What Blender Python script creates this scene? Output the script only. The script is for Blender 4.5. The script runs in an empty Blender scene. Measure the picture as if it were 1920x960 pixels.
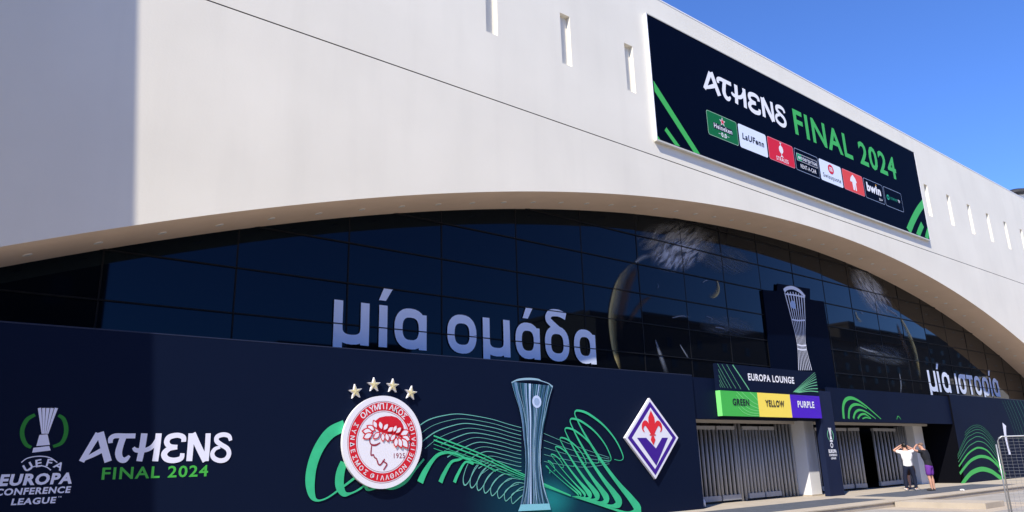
import bpy, bmesh, math, random
from mathutils import Vector, Matrix
random.seed(11)
S = bpy.context.scene
COL = S.collection

# ------------------------------------------------------------------ camera, sky, sun, exposure
YAW, PITCH, ROLL = 0.690896, 0.269727, -0.029934
CAM = Vector((0.0, -14.443, 1.46))
fwd = Vector((math.sin(YAW)*math.cos(PITCH), math.cos(YAW)*math.cos(PITCH), math.sin(PITCH)))
rgt = Vector((math.cos(YAW), -math.sin(YAW), 0)); upv = rgt.cross(fwd)
r2 = rgt*math.cos(ROLL) + upv*math.sin(ROLL); u2 = -rgt*math.sin(ROLL) + upv*math.cos(ROLL)
cd = bpy.data.cameras.new('camera'); cam = bpy.data.objects.new('camera', cd); COL.objects.link(cam)
cam.matrix_world = Matrix(((r2.x, u2.x, -fwd.x, CAM.x), (r2.y, u2.y, -fwd.y, CAM.y), (r2.z, u2.z, -fwd.z, CAM.z), (0, 0, 0, 1)))
cd.sensor_width = 36; cd.lens = 26.31; cd.clip_end = 2000; cd.clip_start = 0.1
S.camera = cam
SUN = Vector((2.2, 1.0, -2.35)).normalized()          # direction the light travels
EL = math.asin(-SUN.z); AZ = math.atan2(-SUN.x, -SUN.y)   # azimuth of the sun, clockwise from +Y
w = bpy.data.worlds.new('World'); S.world = w; w.use_nodes = True
nt = w.node_tree; nt.nodes.clear()
sky = nt.nodes.new('ShaderNodeTexSky'); sky.sky_type = 'NISHITA'; sky.sun_disc = False
sky.sun_elevation = EL; sky.sun_rotation = AZ; sky.altitude = 0; sky.air_density = 1.0; sky.dust_density = 0.1; sky.ozone_density = 6.0
bg = nt.nodes.new('ShaderNodeBackground'); bg.inputs[1].default_value = 0.125
wo = nt.nodes.new('ShaderNodeOutputWorld')
tint = nt.nodes.new('ShaderNodeVectorMath'); tint.operation = 'MULTIPLY'; tint.inputs[1].default_value = (.72, .95, 1.42)   # deep Mediterranean blue
nt.links.new(sky.outputs[0], tint.inputs[0]); nt.links.new(tint.outputs[0], bg.inputs[0]); nt.links.new(bg.outputs[0], wo.inputs[0])
sl = bpy.data.lights.new('sun', 'SUN'); sl.energy = 5.0; sl.angle = math.radians(0.53); sl.color = (1.0, 0.92, 0.80)
so = bpy.data.objects.new('sun', sl); COL.objects.link(so); so.rotation_euler = SUN.to_track_quat('-Z', 'Y').to_euler()
S.view_settings.view_transform = 'Standard'; S.view_settings.look = 'None'
S.view_settings.exposure = 0.45; S.view_settings.gamma = 1.0; S.view_settings.use_curve_mapping = False

# ------------------------------------------------------------------ materials
MATS = {}
def srgb(r, g, b):
    return tuple(((c/255)/12.92 if c/255 <= .04045 else ((c/255+.055)/1.055)**2.4) for c in (r, g, b))
def mat(name, col, rough=.6, spec=.3, metal=0., var=0., vscale=2., bump=0., bscale=40., stretch=None):
    if name in MATS: return MATS[name]
    m = bpy.data.materials.new(name); m.use_nodes = True; t = m.node_tree
    p = t.nodes['Principled BSDF']
    p.inputs['Base Color'].default_value = (*col, 1); p.inputs['Roughness'].default_value = rough
    p.inputs['Specular IOR Level'].default_value = spec; p.inputs['Metallic'].default_value = metal
    if var or bump:
        tc = t.nodes.new('ShaderNodeNewGeometry'); mp = t.nodes.new('ShaderNodeMapping')
        t.links.new(tc.outputs['Position'], mp.inputs[0])
        if stretch: mp.inputs['Scale'].default_value = stretch
    if var:
        n = t.nodes.new('ShaderNodeTexNoise'); n.inputs['Scale'].default_value = vscale; n.inputs['Detail'].default_value = 6
        n.inputs['Roughness'].default_value = .62
        t.links.new(mp.outputs[0], n.inputs['Vector'])
        rp = t.nodes.new('ShaderNodeMapRange'); rp.inputs[1].default_value = .3; rp.inputs[2].default_value = .7
        rp.inputs[3].default_value = 1-var; rp.inputs[4].default_value = 1+var
        t.links.new(n.outputs[0], rp.inputs[0])
        mx = t.nodes.new('ShaderNodeVectorMath'); mx.operation = 'SCALE'; mx.inputs[0].default_value = col
        t.links.new(rp.outputs[0], mx.inputs['Scale']); t.links.new(mx.outputs[0], p.inputs['Base Color'])
    if bump:
        b = t.nodes.new('ShaderNodeTexNoise'); b.inputs['Scale'].default_value = bscale; b.inputs['Detail'].default_value = 4
        t.links.new(mp.outputs[0], b.inputs['Vector'])
        bn = t.nodes.new('ShaderNodeBump'); bn.inputs['Strength'].default_value = bump; bn.inputs['Distance'].default_value = .02
        t.links.new(b.outputs[0], bn.inputs['Height']); t.links.new(bn.outputs[0], p.inputs['Normal'])
    MATS[name] = m
    return m

def wall_material():
    m = mat('white_render', (.775, .745, .645), .85, .2, bump=.12, bscale=18)
    t = m.node_tree; p = t.nodes['Principled BSDF']
    g = t.nodes.new('ShaderNodeNewGeometry')
    def noise(scale, st, detail):
        mp = t.nodes.new('ShaderNodeMapping'); mp.inputs['Scale'].default_value = st; t.links.new(g.outputs['Position'], mp.inputs[0])
        n = t.nodes.new('ShaderNodeTexNoise'); n.inputs['Scale'].default_value = scale; n.inputs['Detail'].default_value = detail
        t.links.new(mp.outputs[0], n.inputs['Vector']); return n
    a = noise(.35, (1, 1, 1), 8); b = noise(1.4, (1, 1, .12), 6)
    ra = t.nodes.new('ShaderNodeMapRange'); ra.inputs[1].default_value = .35; ra.inputs[2].default_value = .7; ra.inputs[3].default_value = 1.03; ra.inputs[4].default_value = .95
    rb = t.nodes.new('ShaderNodeMapRange'); rb.inputs[1].default_value = .5; rb.inputs[2].default_value = .8; rb.inputs[3].default_value = 1.0; rb.inputs[4].default_value = .95
    t.links.new(a.outputs[0], ra.inputs[0]); t.links.new(b.outputs[0], rb.inputs[0])
    mu = t.nodes.new('ShaderNodeMath'); mu.operation = 'MULTIPLY'; t.links.new(ra.outputs[0], mu.inputs[0]); t.links.new(rb.outputs[0], mu.inputs[1])
    mx = t.nodes.new('ShaderNodeVectorMath'); mx.operation = 'SCALE'; mx.inputs[0].default_value = (.775, .745, .645)
    t.links.new(mu.outputs[0], mx.inputs['Scale']); t.links.new(mx.outputs[0], p.inputs['Base Color'])
    return m
WALL = wall_material()
SOFFIT = mat('soffit_plaster', (.72, .57, .44), .8, .15, var=.05, vscale=.8, bump=.06, bscale=30)
GLASS = mat('dark_glass', (.0022, .0030, .0052), .025, .24, bump=.005, bscale=.5)
GLASS.node_tree.nodes['Principled BSDF'].inputs['Specular Tint'].default_value = (.34, .66, 1.0, 1)   # blue solar-control coating
MULL = mat('mullion_metal', (.009, .009, .010), .5, .12)
NAVY = mat('navy_vinyl', (.0032, .0075, .026), .6, .07, var=.1, vscale=.5, bump=.03, bscale=1.5)
NAVY2 = mat('navy_print', (.0006, .0026, .012), .6, .03)
NAVYP = mat('pillar_navy', (.010, .016, .044), .6, .1, var=.06)
BLACKV = mat('black_vinyl', (.0022, .0025, .005), .7, .06)
WHITEV = mat('white_vinyl', (.78, .80, .93), .5, .3)
WHITEP = mat('white_print', (.82, .83, .86), .5, .3)
GREENT = mat('green_vinyl', srgb(70, 178, 70), .5, .25)
GREENP = mat('green_print', srgb(66, 178, 84), .5, .25)
WAVE = mat('wave_green', srgb(56, 186, 132), .5, .25, var=.16, vscale=1.6)
WAVET = mat('wave_pale', srgb(104, 178, 165), .5, .25)
LINEP = mat('line_pale_green', srgb(110, 190, 140), .5, .25)
FILM = mat('letter_film', (.74, .81, .95), .45, .35)
BEIGE = mat('beige_stone', (.43, .375, .30), .8, .25, var=.10, vscale=1.3, bump=.1, bscale=60)
SLATE = mat('slate_paving', (.088, .098, .118), .7, .3, var=.14, vscale=3, bump=.08, bscale=80)
TAN = mat('tan_paving', (.44, .375, .295), .85, .2, var=.12, vscale=.7, bump=.1, bscale=40)
STEEL = mat('gate_steel', (.36, .37, .39), .42, .5, var=.06, vscale=4)
GALV = mat('galvanised_steel', (.40, .42, .44), .42, .5, metal=.8, var=.08, vscale=12)
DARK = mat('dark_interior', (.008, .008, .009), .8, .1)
PIER = mat('white_paint', (.76, .76, .76), .7, .3, var=.03)

# ------------------------------------------------------------------ object helpers
def link(name, me, m, parent=None):
    o = bpy.data.objects.new(name, me); COL.objects.link(o)
    if m is not None and not me.materials: me.materials.append(m)
    if parent is not None: o.parent = parent
    return o
def mesh(name, verts, faces, m, parent=None, smooth=False):
    me = bpy.data.meshes.new(name); me.from_pydata([tuple(v) for v in verts], [], [tuple(f) for f in faces]); me.update()
    if smooth:
        for p in me.polygons: p.use_smooth = True
    return link(name, me, m, parent)
def tag(o, label, cat=None, group=None, kind=None):
    if label: o['label'] = label
    if cat: o['category'] = cat
    if group: o['group'] = group
    if kind: o['kind'] = kind
    return o
def thing(name, label, cat, loc=(0, 0, 0), group=None, rz=0):
    o = bpy.data.objects.new(name, None); COL.objects.link(o); o.location = loc; o.rotation_euler[2] = rz
    o.empty_display_size = .3
    return tag(o, label, cat, group)
def bxv(x0, x1, y0, y1, z0, z1):
    return [(x0, y0, z0), (x1, y0, z0), (x1, y1, z0), (x0, y1, z0), (x0, y0, z1), (x1, y0, z1), (x1, y1, z1), (x0, y1, z1)]
BXF = [(0, 3, 2, 1), (4, 5, 6, 7), (0, 1, 5, 4), (1, 2, 6, 5), (2, 3, 7, 6), (3, 0, 4, 7)]
def box(name, x0, x1, y0, y1, z0, z1, m, parent=None, bevel=0):
    o = mesh(name, bxv(x0, x1, y0, y1, z0, z1), BXF, m, parent)
    if bevel:
        bm = bmesh.new(); bm.from_mesh(o.data); bmesh.ops.bevel(bm, geom=bm.edges[:], offset=bevel, segments=2, affect='EDGES'); bm.to_mesh(o.data); bm.free()
    return o
class MB:
    def __init__(s): s.v = []; s.f = []
    def add(s, v, f):
        n = len(s.v); s.v += [tuple(a) for a in v]; s.f += [tuple(i+n for i in q) for q in f]; return s
    def box(s, *a): return s.add(bxv(*a), BXF)
    def tube(s, pts, r, n=8, cap=True):
        pts = [Vector(p) for p in pts]; rr = r if isinstance(r, (list, tuple)) else [r]*len(pts)
        v = []; f = []
        for i, p in enumerate(pts):
            d = (pts[min(i+1, len(pts)-1)] - pts[max(i-1, 0)]).normalized()
            a = d.cross(Vector((0, 0, 1)) if abs(d.z) < .9 else Vector((1, 0, 0))).normalized(); b = d.cross(a)
            for k in range(n):
                t = 2*math.pi*k/n; v.append(p + (a*math.cos(t)+b*math.sin(t))*rr[i])
        for i in range(len(pts)-1):
            for k in range(n): f.append((i*n+k, i*n+(k+1) % n, (i+1)*n+(k+1) % n, (i+1)*n+k))
        if cap: f.append(tuple(range(n-1, -1, -1))); f.append(tuple(range((len(pts)-1)*n, len(pts)*n)))
        return s.add(v, f)
    def build(s, name, m, parent=None, smooth=False): return mesh(name, s.v, s.f, m, parent, smooth)
def catmull(P, n=8):
    out = []
    for i in range(len(P)-1):
        p0 = P[max(i-1, 0)]; p1 = P[i]; p2 = P[i+1]; p3 = P[min(i+2, len(P)-1)]
        for k in range(n):
            t = k/n
            out.append(tuple(.5*((2*b)+(c-a)*t+(2*a-5*b+4*c-d)*t*t+(3*b-a-3*c+d)*t**3) for a, b, c, d in zip(p0, p1, p2, p3)))
    out.append(tuple(P[-1])); return out
def ribbon(mb, pts, Y, smooth=6, ramp=.0008):
    """flat printed stroke: pts = (X, Z, width) on the plane Y"""
    q = catmull(pts, smooth) if len(pts) > 2 and smooth else pts
    v = []; n = len(q)
    for i, (x, z, wd) in enumerate(q):
        a = q[max(i-1, 0)]; b = q[min(i+1, n-1)]; dx, dz = b[0]-a[0], b[1]-a[1]; l = math.hypot(dx, dz) or 1
        nx, nz = -dz/l*wd/2, dx/l*wd/2; y = Y - ramp*i/n
        v += [(x+nx, y, z+nz), (x-nx, y, z-nz)]
    mb.add(v, [(2*i, 2*i+1, 2*i+3, 2*i+2) for i in range(n-1)])
def ribbons(name, L, Y, m, parent, step=.0006, smooth=6):
    mb = MB()
    for i, r in enumerate(L): ribbon(mb, r, Y - i*step, smooth)
    return mb.build(name, m, parent)
def poly(name, pts, Y, m, parent, depth=0):
    v = [(x, Y, z) for x, z in pts]; n = len(pts)
    if not depth: return mesh(name, v, [tuple(range(n))], m, parent)
    v += [(x, Y+depth, z) for x, z in pts]
    return mesh(name, v, [tuple(range(n)), tuple(range(2*n-1, n-1, -1))] + [(i, n+i, n+(i+1) % n, (i+1) % n) for i in range(n)], m, parent)
def disc(cx, cz, rx, rz=None, n=48): return [(cx+rx*math.cos(2*math.pi*k/n), cz+(rz or rx)*math.sin(2*math.pi*k/n)) for k in range(n)]
def ring(name, cx, cz, r0, r1, Y, m, parent, n=72):
    v = []
    for k in range(n):
        a = 2*math.pi*k/n; v += [(cx+r0*math.cos(a), Y, cz+r0*math.sin(a)), (cx+r1*math.cos(a), Y, cz+r1*math.sin(a))]
    return mesh(name, v, [(2*k, 2*k+1, (2*k+3) % (2*n), (2*k+2) % (2*n)) for k in range(n)], m, parent)
TCACHE = {}
def textdata(s, bold, space=1.0):
    if (s, bold, space) in TCACHE: return TCACHE[s, bold, space]
    c = bpy.data.curves.new('text_tmp', 'FONT'); c.body = s; c.resolution_u = 3; c.offset = bold; c.space_character = space
    o = bpy.data.objects.new('text_tmp', c); COL.objects.link(o); bpy.context.view_layer.update()
    me = bpy.data.meshes.new_from_object(o.evaluated_get(bpy.context.evaluated_depsgraph_get()))
    v = [(a.co.x, a.co.y) for a in me.vertices]; f = [tuple(p.vertices) for p in me.polygons]
    bpy.data.objects.remove(o); bpy.data.curves.remove(c); bpy.data.meshes.remove(me)
    xs = [a[0] for a in v]; ys = [a[1] for a in v]; bb = (min(xs), max(xs), min(ys), max(ys))
    TCACHE[s, bold, space] = (v, f, bb); return TCACHE[s, bold, space]
def text(name, s, x0, x1, z0, z1, Y, m, parent, bold=.02, shear=0, space=1.12):
    v, f, b = textdata(s, bold, space); sx = (x1-x0)/(b[1]-b[0]); sz = (z1-z0)/(b[3]-b[2])
    V = [(x0+(x-b[0])*sx+shear*(y-b[2])*sz, Y, z0+(y-b[2])*sz) for x, y in v]
    if ' ' not in s: return mesh(name, V, f, m, parent)
    # one object for each word: cut where the gap between neighbouring faces is widest
    sp = sorted((min(v[i][0] for i in q), max(v[i][0] for i in q)) for q in f); gaps = []; e = sp[0][1]
    for a, c in sp:
        if a > e: gaps.append((a-e, (a+e)/2))
        e = max(e, c)
    cuts = sorted(g[1] for g in sorted(gaps)[-s.count(' '):]); o = None
    for k in range(len(cuts)+1):
        lo = cuts[k-1] if k else -1e9; hi = cuts[k] if k < len(cuts) else 1e9
        fs = [q for q in f if lo < v[q[0]][0] < hi]; ids = sorted({i for q in fs for i in q}); mp = {i: n for n, i in enumerate(ids)}
        o = mesh(name, [V[i] for i in ids], [tuple(mp[i] for i in q) for q in fs], m, parent)
    return o
def textquad(name, s, q, Y, m, parent, bold=.02):
    x0 = (q[0][0]+q[3][0])/2; x1 = (q[1][0]+q[2][0])/2; z1 = (q[0][1]+q[1][1])/2; z0 = (q[2][1]+q[3][1])/2
    return text(name, s, x0, x1, z0, z1, Y, m, parent, bold)
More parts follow.
